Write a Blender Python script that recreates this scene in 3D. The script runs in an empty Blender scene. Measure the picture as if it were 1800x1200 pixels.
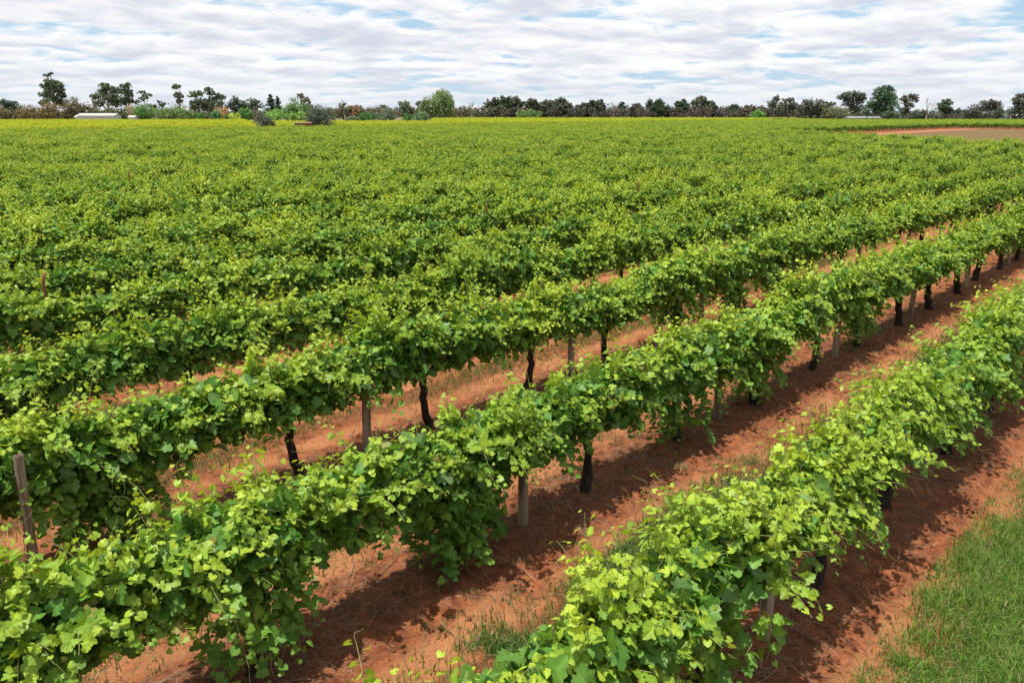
import bpy, math, random
import numpy as np
from mathutils import Vector

sc = bpy.context.scene
COL = sc.collection
R = math.radians

# ------------------------------------------------------------------ camera, sky, sun, exposure
# world axes: X runs along the vine rows, Y across them (away from the camera); camera above the origin
HEAD = R(43.25)          # camera heading measured from the row direction
PITCH = R(16.02)
CAMH = 5.0
cam_d = bpy.data.cameras.new('camera')
cam_d.lens = 28.0
cam_d.sensor_width = 36.0
cam_d.clip_start = 0.1
cam_d.clip_end = 8000.0
cam = bpy.data.objects.new('camera', cam_d)
COL.objects.link(cam)
cam.location = (0, 0, CAMH)
cam.rotation_euler = (R(90) - PITCH, 0, HEAD - R(90))
sc.camera = cam

SUN_EL = R(76)
SUN_AZ = (-0.85, 0.22)      # where the sun stands, on the ground plane
world = bpy.data.worlds.new('World')
sc.world = world
world.use_nodes = True

sun_d = bpy.data.lights.new('sun', 'SUN')
sun_d.energy = 5.0
sun_d.angle = R(0.53)
sun_d.color = (1.0, 0.955, 0.88)
sun = bpy.data.objects.new('sun', sun_d)
COL.objects.link(sun)
_l = math.hypot(*SUN_AZ)
sdir = Vector((SUN_AZ[0] / _l * math.cos(SUN_EL), SUN_AZ[1] / _l * math.cos(SUN_EL), math.sin(SUN_EL)))
sun.rotation_euler = sdir.to_track_quat('Z', 'Y').to_euler()
sun.location = (0, 0, 60)

sc.view_settings.view_transform = 'Standard'
sc.view_settings.look = 'None'
sc.view_settings.gamma = 1.0
sc.view_settings.use_curve_mapping = False
sc.view_settings.exposure = 0.48
sc.render.engine = 'CYCLES'
sc.cycles.max_bounces = 4
sc.cycles.diffuse_bounces = 2
sc.cycles.glossy_bounces = 2
sc.cycles.transmission_bounces = 3
sc.cycles.use_denoising = True
sc.cycles.use_adaptive_sampling = True
sc.cycles.adaptive_threshold = 0.015


class NT:
    """small node-tree writer"""
    def __init__(s, tree):
        s.t = tree
        s.n = tree.nodes
        s.l = tree.links

    def node(s, typ, **kw):
        n = s.n.new(typ)
        for k, v in kw.items():
            setattr(n, k, v)
        return n

    def put(s, sock, v):
        if isinstance(v, bpy.types.NodeSocket):
            s.l.new(v, sock)
        elif v is not None:
            sock.default_value = v

    def math(s, op, a, b=None, c=None, clamp=False):
        n = s.node('ShaderNodeMath', operation=op, use_clamp=clamp)
        s.put(n.inputs[0], a)
        if b is not None:
            s.put(n.inputs[1], b)
        if c is not None:
            s.put(n.inputs[2], c)
        return n.outputs[0]

    def vmath(s, op, a, b=None):
        n = s.node('ShaderNodeVectorMath', operation=op)
        s.put(n.inputs[0], a)
        if b is not None:
            s.put(n.inputs[1], b)
        return n.outputs[0]

    def mix(s, f, a, b, mode='MIX'):
        n = s.node('ShaderNodeMix', data_type='RGBA', blend_type=mode)
        n.clamp_factor = True
        s.put(n.inputs[0], f)
        s.put(n.inputs[6], a if isinstance(a, bpy.types.NodeSocket) else (*a, 1))
        s.put(n.inputs[7], b if isinstance(b, bpy.types.NodeSocket) else (*b, 1))
        return n.outputs[2]

    def noise(s, vec, scale, detail=4, rough=0.55, dist=0.0):
        n = s.node('ShaderNodeTexNoise')
        if vec is not None:
            s.l.new(vec, n.inputs['Vector'])
        n.inputs['Scale'].default_value = scale
        n.inputs['Detail'].default_value = detail
        n.inputs['Roughness'].default_value = rough
        n.inputs['Distortion'].default_value = dist
        return n.outputs['Fac']

    def ramp(s, v, lo, hi, a=0.0, b=1.0):
        n = s.node('ShaderNodeMapRange', interpolation_type='SMOOTHSTEP')
        s.put(n.inputs[0], v)
        n.inputs[1].default_value = lo
        n.inputs[2].default_value = hi
        n.inputs[3].default_value = a
        n.inputs[4].default_value = b
        return n.outputs[0]

    def comb(s, x, y, z):
        n = s.node('ShaderNodeCombineXYZ')
        s.put(n.inputs[0], x)
        s.put(n.inputs[1], y)
        s.put(n.inputs[2], z)
        return n.outputs[0]


def build_world():
    k = NT(world.node_tree)
    k.n.clear()
    out = k.node('ShaderNodeOutputWorld')
    bg = k.node('ShaderNodeBackground')
    bg.inputs['Strength'].default_value = 0.08
    k.l.new(bg.outputs[0], out.inputs[0])
    sky = k.node('ShaderNodeTexSky', sky_type='NISHITA')
    sky.sun_disc = False
    sky.sun_elevation = SUN_EL
    sky.sun_rotation = math.atan2(SUN_AZ[0], SUN_AZ[1])
    sky.altitude = 60
    sky.dust_density = 0.6
    sky.ozone_density = 2.0
    tc = k.node('ShaderNodeTexCoord')
    sep = k.node('ShaderNodeSeparateXYZ')
    k.l.new(tc.outputs['Generated'], sep.inputs[0])
    x, y, z = sep.outputs
    zz = k.math('ADD', k.math('MAXIMUM', z, 0.0), 0.12)
    px, py = k.math('DIVIDE', x, zz), k.math('DIVIDE', y, zz)
    p = k.comb(px, py, 0.0)
    # a sheet of broken cloud overhead, seen in perspective
    warp = k.node('ShaderNodeTexNoise')
    k.l.new(p, warp.inputs['Vector'])
    warp.inputs['Scale'].default_value = 1.6
    warp.inputs['Detail'].default_value = 2
    wv = k.vmath('MULTIPLY', k.vmath('SUBTRACT', warp.outputs['Color'], (0.5, 0.5, 0.5)), (0.35, 0.35, 0.0))
    pw = k.vmath('ADD', p, wv)
    n1 = k.noise(pw, 2.5, 8, 0.56)
    big = k.noise(p, 0.5, 2, 0.5)
    dens = k.math('ADD', n1, k.math('MULTIPLY', k.math('SUBTRACT', big, 0.5), 0.50))
    cover = k.ramp(dens, 0.32, 0.48)
    # the same field sampled a little nearer to the viewer: the side of a cloud turned to us, and its grey base
    d = k.vmath('MULTIPLY', p, (0.975, 0.975, 0.0))
    n2 = k.noise(k.vmath('ADD', d, wv), 2.5, 6, 0.54)
    thick = k.ramp(k.math('ADD', k.math('MULTIPLY', n2, 0.75), k.math('MULTIPLY', k.noise(p, 1.1, 4, 0.6), 0.45)), 0.50, 0.76)
    white = (9.2, 9.15, 9.2)
    grey = (6.1, 6.35, 7.3)
    cloud = k.mix(thick, white, grey)
    blue = k.mix(0.85, sky.outputs[0], (4.1, 6.2, 8.0))
    col = k.mix(cover, blue, cloud)
    # air thickens towards the horizon
    hz = k.ramp(z, 0.0, 0.07, 0.55, 0.0)
    col = k.mix(hz, col, (6.6, 7.2, 7.8))
    k.l.new(col, bg.inputs['Color'])


build_world()

# ------------------------------------------------------------------ helpers
rng = np.random.default_rng(7)
random.seed(7)
CH, SH = math.cos(HEAD), math.sin(HEAD)
F_PX = 28.0 / 36.0       # focal length in picture widths


def to_world(lat, fwd):
    """lateral/forward metres from the camera -> row axes"""
    return fwd * CH + lat * SH, fwd * SH - lat * CH


def project(P):
    """world points (N,3) -> picture x (0..1 of width), y (0..2/3 of width, down), depth"""
    P = np.atleast_2d(np.asarray(P, float))
    fw = P[:, 0] * CH + P[:, 1] * SH
    lat = P[:, 0] * SH - P[:, 1] * CH
    up = P[:, 2] - CAMH
    cz = fw * math.cos(PITCH) - up * math.sin(PITCH)
    cy = up * math.cos(PITCH) + fw * math.sin(PITCH)
    cz_s = np.maximum(cz, 1e-3)
    return 0.5 + F_PX * lat / cz_s, 1 / 3 - F_PX * cy / cz_s, cz


_g = np.random.default_rng(99)
_tab = _g.random((256, 256))


def vnoise(x, y):
    xi, yi = np.floor(x).astype(int), np.floor(y).astype(int)
    fx, fy = x - xi, y - yi
    fx, fy = fx * fx * (3 - 2 * fx), fy * fy * (3 - 2 * fy)
    a, b = _tab[xi % 256, yi % 256], _tab[(xi + 1) % 256, yi % 256]
    c, d = _tab[xi % 256, (yi + 1) % 256], _tab[(xi + 1) % 256, (yi + 1) % 256]
    return (a * (1 - fx) + b * fx) * (1 - fy) + (c * (1 - fx) + d * fx) * fy


ROW0, ROWS = 2.83, 3.2           # first row's Y, row spacing
POST0, POSTS = 6.60, 4.85        # first post's X, post spacing
VINE_OFF = 1.2125                # vines stand this far either side of a post


def ground_z(x, y):
    x, y = np.asarray(x, float), np.asarray(y, float)
    f = (y - ROW0) / ROWS
    c = np.cos(2 * np.pi * f)
    z = 0.035 * c + 0.02 * np.cos(4 * np.pi * f)
    near = np.clip(1 - np.hypot(x - 10, y - 6) / 60, 0, 1)
    z = z + near * (0.05 * (vnoise(x * 0.9 + 5, y * 1.3) - 0.5) + 0.06 * (vnoise(x * 3.1, y * 3.1 + 9) - 0.5)
                    + 0.045 * (vnoise(x * 8.3 + 3, y * 8.3) - 0.5) ** 2 * 4 + 0.02 * (vnoise(x * 5.7 + 30, y * 5.7) - 0.5))
    flat = np.clip((np.hypot(x, y) - 60) / 40, 0, 1)
    return z * (1 - flat)


def mesh_tris(name, V, T, col=None, mats=(), midx=None, smooth=False):
    me = bpy.data.meshes.new(name)
    V = np.ascontiguousarray(V, np.float32)
    T = np.ascontiguousarray(T, np.int32)
    n = len(T)
    me.vertices.add(len(V))
    me.vertices.foreach_set('co', V.ravel())
    me.loops.add(3 * n)
    me.loops.foreach_set('vertex_index', T.ravel())
    me.polygons.add(n)
    me.polygons.foreach_set('loop_start', np.arange(0, 3 * n, 3, dtype=np.int32))
    if midx is not None:
        me.polygons.foreach_set('material_index', np.ascontiguousarray(midx, np.int32))
    me.polygons.foreach_set('use_smooth', np.full(n, smooth, bool))
    if col is not None:
        a = me.attributes.new('Col', 'FLOAT_COLOR', 'POINT')
        c4 = np.ones((len(V), 4), np.float32)
        c4[:, :3] = col
        a.data.foreach_set('color', c4.ravel())
    me.update()
    me.validate()
    for m in mats:
        me.materials.append(m)
    return me


def link(name, me, parent=None):
    o = bpy.data.objects.new(name, me)
    COL.objects.link(o)
    if parent is not None:
        o.parent = parent
    return o


def empty(name, loc, rz=0.0):
    o = bpy.data.objects.new(name, None)
    o.empty_display_size = 0.2
    COL.objects.link(o)
    o.location = loc
    o.rotation_euler = (0, 0, rz)
    return o


def tag(o, label=None, cat=None, group=None, kind=None):
    if label:
        o['label'] = label
    if cat:
        o['category'] = cat
    if group:
        o['group'] = group
    if kind:
        o['kind'] = kind
    return o


class Geo:
    """collects triangles, with a colour per vertex and a material per triangle"""
    def __init__(s):
        s.V, s.T, s.C, s.M, s.n = [], [], [], [], 0

    def add(s, V, T, c=(1, 1, 1), m=0):
        V = np.asarray(V, float).reshape(-1, 3)
        T = np.asarray(T, int).reshape(-1, 3)
        s.V.append(V)
        s.T.append(T + s.n)
        c = np.asarray(c, float)
        s.C.append(np.broadcast_to(c, (len(V), 3)) if c.ndim == 1 else c)
        s.M.append(np.full(len(T), m))
        s.n += len(V)

    def tube(s, P, r, n=6, c=(1, 1, 1), m=0, cap=True, rough=0.0, rg=None):
        P = np.asarray(P, float)
        k = len(P)
        r = np.broadcast_to(np.asarray(r, float), (k,))
        t = np.gradient(P, axis=0)
        t /= np.linalg.norm(t, axis=1, keepdims=True) + 1e-9
        ref = np.where(np.abs(t[:, 2:3]) > 0.9, np.array([[1.0, 0, 0]]), np.array([[0, 0, 1.0]]))
        a = np.cross(t, ref)
        a /= np.linalg.norm(a, axis=1, keepdims=True) + 1e-9
        for i in range(1, k):        # keep the frame from flipping
            a[i] = a[i - 1] - t[i] * np.dot(a[i - 1], t[i])
            a[i] /= np.linalg.norm(a[i]) + 1e-9
        b = np.cross(t, a)
        th = np.arange(n) / n * 2 * np.pi
        rr = r[:, None] * np.ones(n)
        if rough and rg is not None:
            rr = rr * (1 + rough * (rg.random((k, n)) - 0.5) * 2)
        V = (P[:, None, :] + rr[..., None] * (np.cos(th)[None, :, None] * a[:, None, :] + np.sin(th)[None, :, None] * b[:, None, :])).reshape(-1, 3)
        i, j = np.meshgrid(np.arange(k - 1), np.arange(n), indexing='ij')
        q0, q1 = i * n + j, i * n + (j + 1) % n
        q2, q3 = q1 + n, q0 + n
        T = np.concatenate([np.stack([q0, q1, q2], -1).reshape(-1, 3), np.stack([q0, q2, q3], -1).reshape(-1, 3)])
        if cap:
            caps = [[0, i + 1, i] for i in range(1, n - 1)] + [[(k - 1) * n, (k - 1) * n + i, (k - 1) * n + i + 1] for i in range(1, n - 1)]
            T = np.concatenate([T, np.array(caps)])
        s.add(V, T, c, m)

    def box(s, lo, hi, c=(1, 1, 1), m=0):
        x0, y0, z0 = lo
        x1, y1, z1 = hi
        V = [(x0, y0, z0), (x1, y0, z0), (x1, y1, z0), (x0, y1, z0), (x0, y0, z1), (x1, y0, z1), (x1, y1, z1), (x0, y1, z1)]
        Q = [(0, 3, 2, 1), (4, 5, 6, 7), (0, 1, 5, 4), (1, 2, 6, 5), (2, 3, 7, 6), (3, 0, 4, 7)]
        T = []
        for a, b, cc, d in Q:
            T += [(a, b, cc), (a, cc, d)]
        s.add(V, T, c, m)

    def mesh(s, name, mats, smooth=False):
        return mesh_tris(name, np.concatenate(s.V), np.concatenate(s.T), np.concatenate(s.C), mats, np.concatenate(s.M), smooth)


# ------------------------------------------------------------------ materials
def new_mat(name):
    m = bpy.data.materials.new(name)
    m.use_nodes = True
    k = NT(m.node_tree)
    k.n.clear()
    out = k.node('ShaderNodeOutputMaterial')
    return m, k, out


def leaf_mat(name, trans=0.36, rough=0.47, spec=0.30, tint=(1, 1, 1), back=0.35, var=0.12, tcol=(1.5, 1.3, 0.55), mottle=False):
    m, k, out = new_mat(name)
    at = k.node('ShaderNodeAttribute', attribute_name='Col')
    oi = k.node('ShaderNodeObjectInfo')
    c = k.mix(1.0, at.outputs['Color'], oi.outputs['Color'], 'MULTIPLY')
    c = k.mix(1.0, c, tint, 'MULTIPLY')
    if mottle:
        ng = k.node('ShaderNodeNewGeometry')
        c = k.mix(k.ramp(k.noise(ng.outputs['Position'], 55.0, 2, 0.6), 0.35, 0.7, 0.0, 0.5), c, k.mix(1.0, c, (0.62, 0.70, 0.75), 'MULTIPLY'))
    hsv = k.node('ShaderNodeHueSaturation')
    k.l.new(c, hsv.inputs['Color'])
    k.put(hsv.inputs['Value'], k.math('ADD', k.math('MULTIPLY', oi.outputs['Random'], 2 * var), 1 - var))
    k.put(hsv.inputs['Hue'], k.math('ADD', k.math('MULTIPLY', oi.outputs['Random'], -0.018), 0.509))
    c = hsv.outputs[0]
    geo = k.node('ShaderNodeNewGeometry')
    pale = k.mix(0.45, c, (0.16, 0.21, 0.11))
    face = k.mix(k.math('MULTIPLY', geo.outputs['Backfacing'], back * 2), c, pale)
    b = k.node('ShaderNodeBsdfPrincipled')
    k.l.new(face, b.inputs['Base Color'])
    b.inputs['Roughness'].default_value = rough
    b.inputs['Specular IOR Level'].default_value = spec
    t = k.node('ShaderNodeBsdfTranslucent')
    k.l.new(k.mix(1.0, c, tcol, 'MULTIPLY'), t.inputs['Color'])
    mx = k.node('ShaderNodeMixShader')
    mx.inputs[0].default_value = trans
    k.l.new(b.outputs[0], mx.inputs[1])
    k.l.new(t.outputs[0], mx.inputs[2])
    k.l.new(mx.outputs[0], out.inputs[0])
    return m


def plain_mat(name, c1, c2, scale=8.0, rough=0.85, bump=0.3, bscale=30.0, stretch=(1, 1, 1), spec=0.25, col_attr=False):
    m, k, out = new_mat(name)
    tc = k.node('ShaderNodeTexCoord')
    v = k.vmath('MULTIPLY', tc.outputs['Object'], stretch)
    n = k.noise(v, scale, 5, 0.6)
    c = k.mix(k.ramp(n, 0.3, 0.7), c1, c2)
    if col_attr:
        at = k.node('ShaderNodeAttribute', attribute_name='Col')
        c = k.mix(1.0, c, at.outputs['Color'], 'MULTIPLY')
    b = k.node('ShaderNodeBsdfPrincipled')
    k.l.new(c, b.inputs['Base Color'])
    b.inputs['Roughness'].default_value = rough
    b.inputs['Specular IOR Level'].default_value = spec
    if bump:
        bn = k.node('ShaderNodeBump')
        bn.inputs['Strength'].default_value = bump
        bn.inputs['Distance'].default_value = 0.02
        k.l.new(k.noise(v, bscale, 4, 0.65), bn.inputs['Height'])
        k.l.new(bn.outputs[0], b.inputs['Normal'])
    k.l.new(b.outputs[0], out.inputs[0])
    return m


def soil_mat():
    m, k, out = new_mat('red_sandy_soil')
    tc = k.node('ShaderNodeTexCoord')
    P = tc.outputs['Object']
    sep = k.node('ShaderNodeSeparateXYZ')
    k.l.new(P, sep.inputs[0])
    y = sep.outputs[1]
    wob = k.math('MULTIPLY', k.math('SUBTRACT', k.noise(P, 0.9, 3), 0.5), 0.55)
    ph = k.math('FRACT', k.math('ADD', k.math('DIVIDE', k.math('SUBTRACT', k.math('ADD', y, wob), ROW0), ROWS), 20.0))
    mid = k.math('SUBTRACT', 0.5, k.math('ABSOLUTE', k.math('SUBTRACT', ph, 0.5)))      # 0 under the vines, 0.5 mid-row
    n_f = k.noise(P, 6.0, 8, 0.68)
    n_m = k.noise(P, 1.1, 5, 0.6)
    c = k.mix(k.ramp(n_f, 0.32, 0.7), (0.110, 0.034, 0.015), (0.305, 0.103, 0.038))
    # wheel tracks: paler loose sand
    track = k.math('MULTIPLY', k.ramp(mid, 0.20, 0.28), k.ramp(mid, 0.44, 0.36))
    track = k.math('MULTIPLY', track, k.ramp(n_m, 0.34, 0.56))
    c = k.mix(k.math('MULTIPLY', track, 0.85), c, (0.385, 0.165, 0.070))
    # fine dry plant litter under the vines and in the middle
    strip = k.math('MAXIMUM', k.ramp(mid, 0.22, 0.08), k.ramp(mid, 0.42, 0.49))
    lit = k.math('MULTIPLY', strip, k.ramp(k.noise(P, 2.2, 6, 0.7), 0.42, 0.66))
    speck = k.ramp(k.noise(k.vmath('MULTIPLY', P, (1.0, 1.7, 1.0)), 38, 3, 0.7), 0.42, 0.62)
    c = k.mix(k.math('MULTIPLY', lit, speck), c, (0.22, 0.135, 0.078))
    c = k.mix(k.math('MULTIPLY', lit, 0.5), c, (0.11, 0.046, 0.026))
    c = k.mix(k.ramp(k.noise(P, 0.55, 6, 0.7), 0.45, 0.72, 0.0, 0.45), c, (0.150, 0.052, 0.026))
    # dark crumbs
    c = k.mix(k.math('MULTIPLY', k.ramp(k.noise(P, 21, 4, 0.7), 0.55, 0.68), 0.65), c, (0.085, 0.030, 0.016))
    # grassed ground towards the verge
    gv = k.math('ADD', y, k.math('MULTIPLY', k.math('SUBTRACT', k.noise(P, 1.7, 5, 0.65), 0.5), 1.5))
    c = k.mix(k.ramp(gv, 1.6, 1.1, 0.0, 0.8), c, (0.075, 0.085, 0.028))
    b = k.node('ShaderNodeBsdfPrincipled')
    k.l.new(c, b.inputs['Base Color'])
    b.inputs['Roughness'].default_value = 0.95
    b.inputs['Specular IOR Level'].default_value = 0.15
    bn = k.node('ShaderNodeBump')
    bn.inputs['Strength'].default_value = 0.9
    bn.inputs['Distance'].default_value = 0.05
    k.l.new(k.noise(P, 14, 8, 0.72), bn.inputs['Height'])
    k.l.new(bn.outputs[0], b.inputs['Normal'])
    k.l.new(b.outputs[0], out.inputs[0])
    return m


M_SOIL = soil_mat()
M_LEAF = leaf_mat('vine_leaf', mottle=True)
M_LEAF_FAR = leaf_mat('vine_leaf_pale_variety', tint=(1.45, 1.22, 0.65))
M_SHOOT = plain_mat('green_cane', (0.16, 0.20, 0.05), (0.24, 0.22, 0.08), 20, 0.55, 0)
M_BARK = plain_mat('vine_bark', (0.012, 0.009, 0.008), (0.042, 0.028, 0.021), 16, 0.95, 0.9, 40, (1, 1, 0.25))
M_POST = plain_mat('weathered_post_timber', (0.085, 0.062, 0.046), (0.34, 0.265, 0.195), 22, 0.85, 0.9, 45, (1, 1, 0.07))
M_STEEL = plain_mat('galvanised_wire', (0.20, 0.20, 0.19), (0.30, 0.30, 0.29), 9, 0.45, 0, spec=0.6)
M_RUST = plain_mat('rusty_steel', (0.10, 0.035, 0.018), (0.20, 0.08, 0.04), 14, 0.8, 0.3)
M_TWIG = plain_mat('dry_twig', (0.75, 0.75, 0.75), (1, 1, 1), 20, 0.9, 0, col_attr=True)
M_GRASS = leaf_mat('grass_blade', trans=0.3, rough=0.5, spec=0.25, back=0.0, var=0.0, tcol=(1.2, 1.2, 0.6))
M_TREE = leaf_mat('tree_foliage', trans=0.18, rough=0.55, spec=0.25, back=0.1, var=0.1, tcol=(1.2, 1.2, 0.7))
M_TBARK = plain_mat('tree_bark', (0.10, 0.08, 0.065), (0.24, 0.20, 0.16), 3, 0.9, 0.3, col_attr=True)

# ------------------------------------------------------------------ ground
def axis(fine0, fine1, step, lo, hi, grow=1.22):
    a = list(np.arange(fine0, fine1 + 1e-6, step))
    d, s, x = [], step, fine0
    while x > lo:
        s *= grow
        x -= s
        d.append(x)
    u, s, x = [], step, fine1
    while x < hi:
        s *= grow
        x += s
        u.append(x)
    return np.array(d[::-1] + a + u)


def build_ground():
    xs = axis(1.0, 24.0, 0.095, -1200, 3500)
    ys = axis(-0.5, 14.0, 0.095, -1200, 3500)
    X, Y = np.meshgrid(xs, ys, indexing='ij')
    Z = ground_z(X, Y)
    V = np.stack([X, Y, Z], -1).reshape(-1, 3)
    ny = len(ys)
    i, j = np.meshgrid(np.arange(len(xs) - 1), np.arange(ny - 1), indexing='ij')
    a = i * ny + j
    b, c, d = a + ny, a + ny + 1, a + 1
    T = np.concatenate([np.stack([a, b, c], -1).reshape(-1, 3), np.stack([a, c, d], -1).reshape(-1, 3)])
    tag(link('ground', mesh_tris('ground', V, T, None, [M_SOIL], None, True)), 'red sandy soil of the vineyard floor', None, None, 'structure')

    def sheet(name, pts, mat, z, label):
        V = [(x, y, z) for x, y in pts]
        T = [(0, i, i + 1) for i in range(1, len(pts) - 1)]
        tag(link(name, mesh_tris(name, V, T, None, [mat])), label, None, None, 'structure')
    m_field = plain_mat('stubble_field', (0.135, 0.062, 0.024), (0.095, 0.080, 0.024), 0.12, 0.95, 0.5, 1.5, (1, 0.25, 1))
    sheet('field', [(116, -300), (286, -300), (286, 71), (116, 71)], m_field, 0.006, 'brown stubble paddock beyond the main vine block')
    m_road = plain_mat('red_dirt_road', (0.26, 0.095, 0.048), (0.32, 0.13, 0.07), 0.5, 0.95, 0.3, 6)
    sheet('dirt_road', [(113.5, 70.0), (330, 70.0), (330, 75.2), (113.5, 75.2)], m_road, 0.012, 'red dirt road between paddock and far vine block')

    m_pad = plain_mat('dry_grass_paddock', (0.10, 0.10, 0.045), (0.17, 0.145, 0.06), 0.05, 0.95, 0.4, 1.0)
    sheet('paddock', [to_world(a, b) for a, b in ((-230, 318), (230, 318), (2400, 2600), (-2400, 2600))], m_pad, 0.006, 'dry grass ground under the far trees')


build_ground()

# ------------------------------------------------------------------ grape vines
HALF = np.array([(0.0, 0.0), (-0.18, 0.15), (-0.10, 0.40), (0.14, 0.56), (0.26, 0.40), (0.56, 0.50), (0.63, 0.27), (0.83, 0.22)])


def leaf_template(lod, g):
    """blade in (midrib, across, normal), unit length, petiole at the origin"""
    if lod == 0:
        out = np.concatenate([HALF, [(0.97, 0.0)], HALF[:0:-1] * (1, -1)])
        out = out + g.normal(0, 0.022, out.shape)
        P = np.concatenate([[(0.30, 0.0)], out])
        n = len(out)
        T = [(0, 1 + i, 1 + (i + 1) % n) for i in range(n)]
        T = [(a, c, b) for a, b, c in T]
    elif lod == 1:
        P = np.array([(0.28, 0), (-0.13, 0.27), (0.18, 0.54), (0.62, 0.43), (0.96, 0), (0.62, -0.43), (0.18, -0.54), (-0.13, -0.27)])
        T = [(0, i + 1, i) for i in range(1, 7)]
    else:
        P = np.array([(0.0, 0.0), (0.42, 0.52), (1.0, 0.0), (0.42, -0.52)])
        T = [(0, 2, 1), (0, 3, 2)]
    fold, droop, wav = g.uniform(-0.15, 0.38), g.uniform(0.05, 0.45), g.uniform(-0.12, 0.12)
    z = fold * np.abs(P[:, 1]) - droop * P[:, 0] ** 2 + wav * np.sin(P[:, 1] * 6 + P[:, 0] * 4)
    return np.column_stack([P, z]), np.array(T)


_tg = np.random.default_rng(3)
TEMPL = {l: [leaf_template(l, _tg) for _ in range(6)] for l in (0, 1, 2)}


VEIN = {0: np.array([1.20, 1.25, 0.92, 0.94, 1.08, 0.82, 1.10, 0.84, 0.96, 1.10, 0.96, 0.84, 1.10, 0.82, 1.08, 0.94, 0.92])[:, None],
        1: np.array([1.15, 1.0, 0.95, 0.95, 1.05, 0.95, 0.95, 1.0])[:, None], 2: np.ones((4, 1))}


def norm(v):
    return v / (np.linalg.norm(v, axis=-1, keepdims=True) + 1e-9)


MATURE = np.array((0.142, 0.295, 0.036))
DEEP = np.array((0.064, 0.165, 0.030))
YOUNG = np.array((0.315, 0.425, 0.036))


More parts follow.
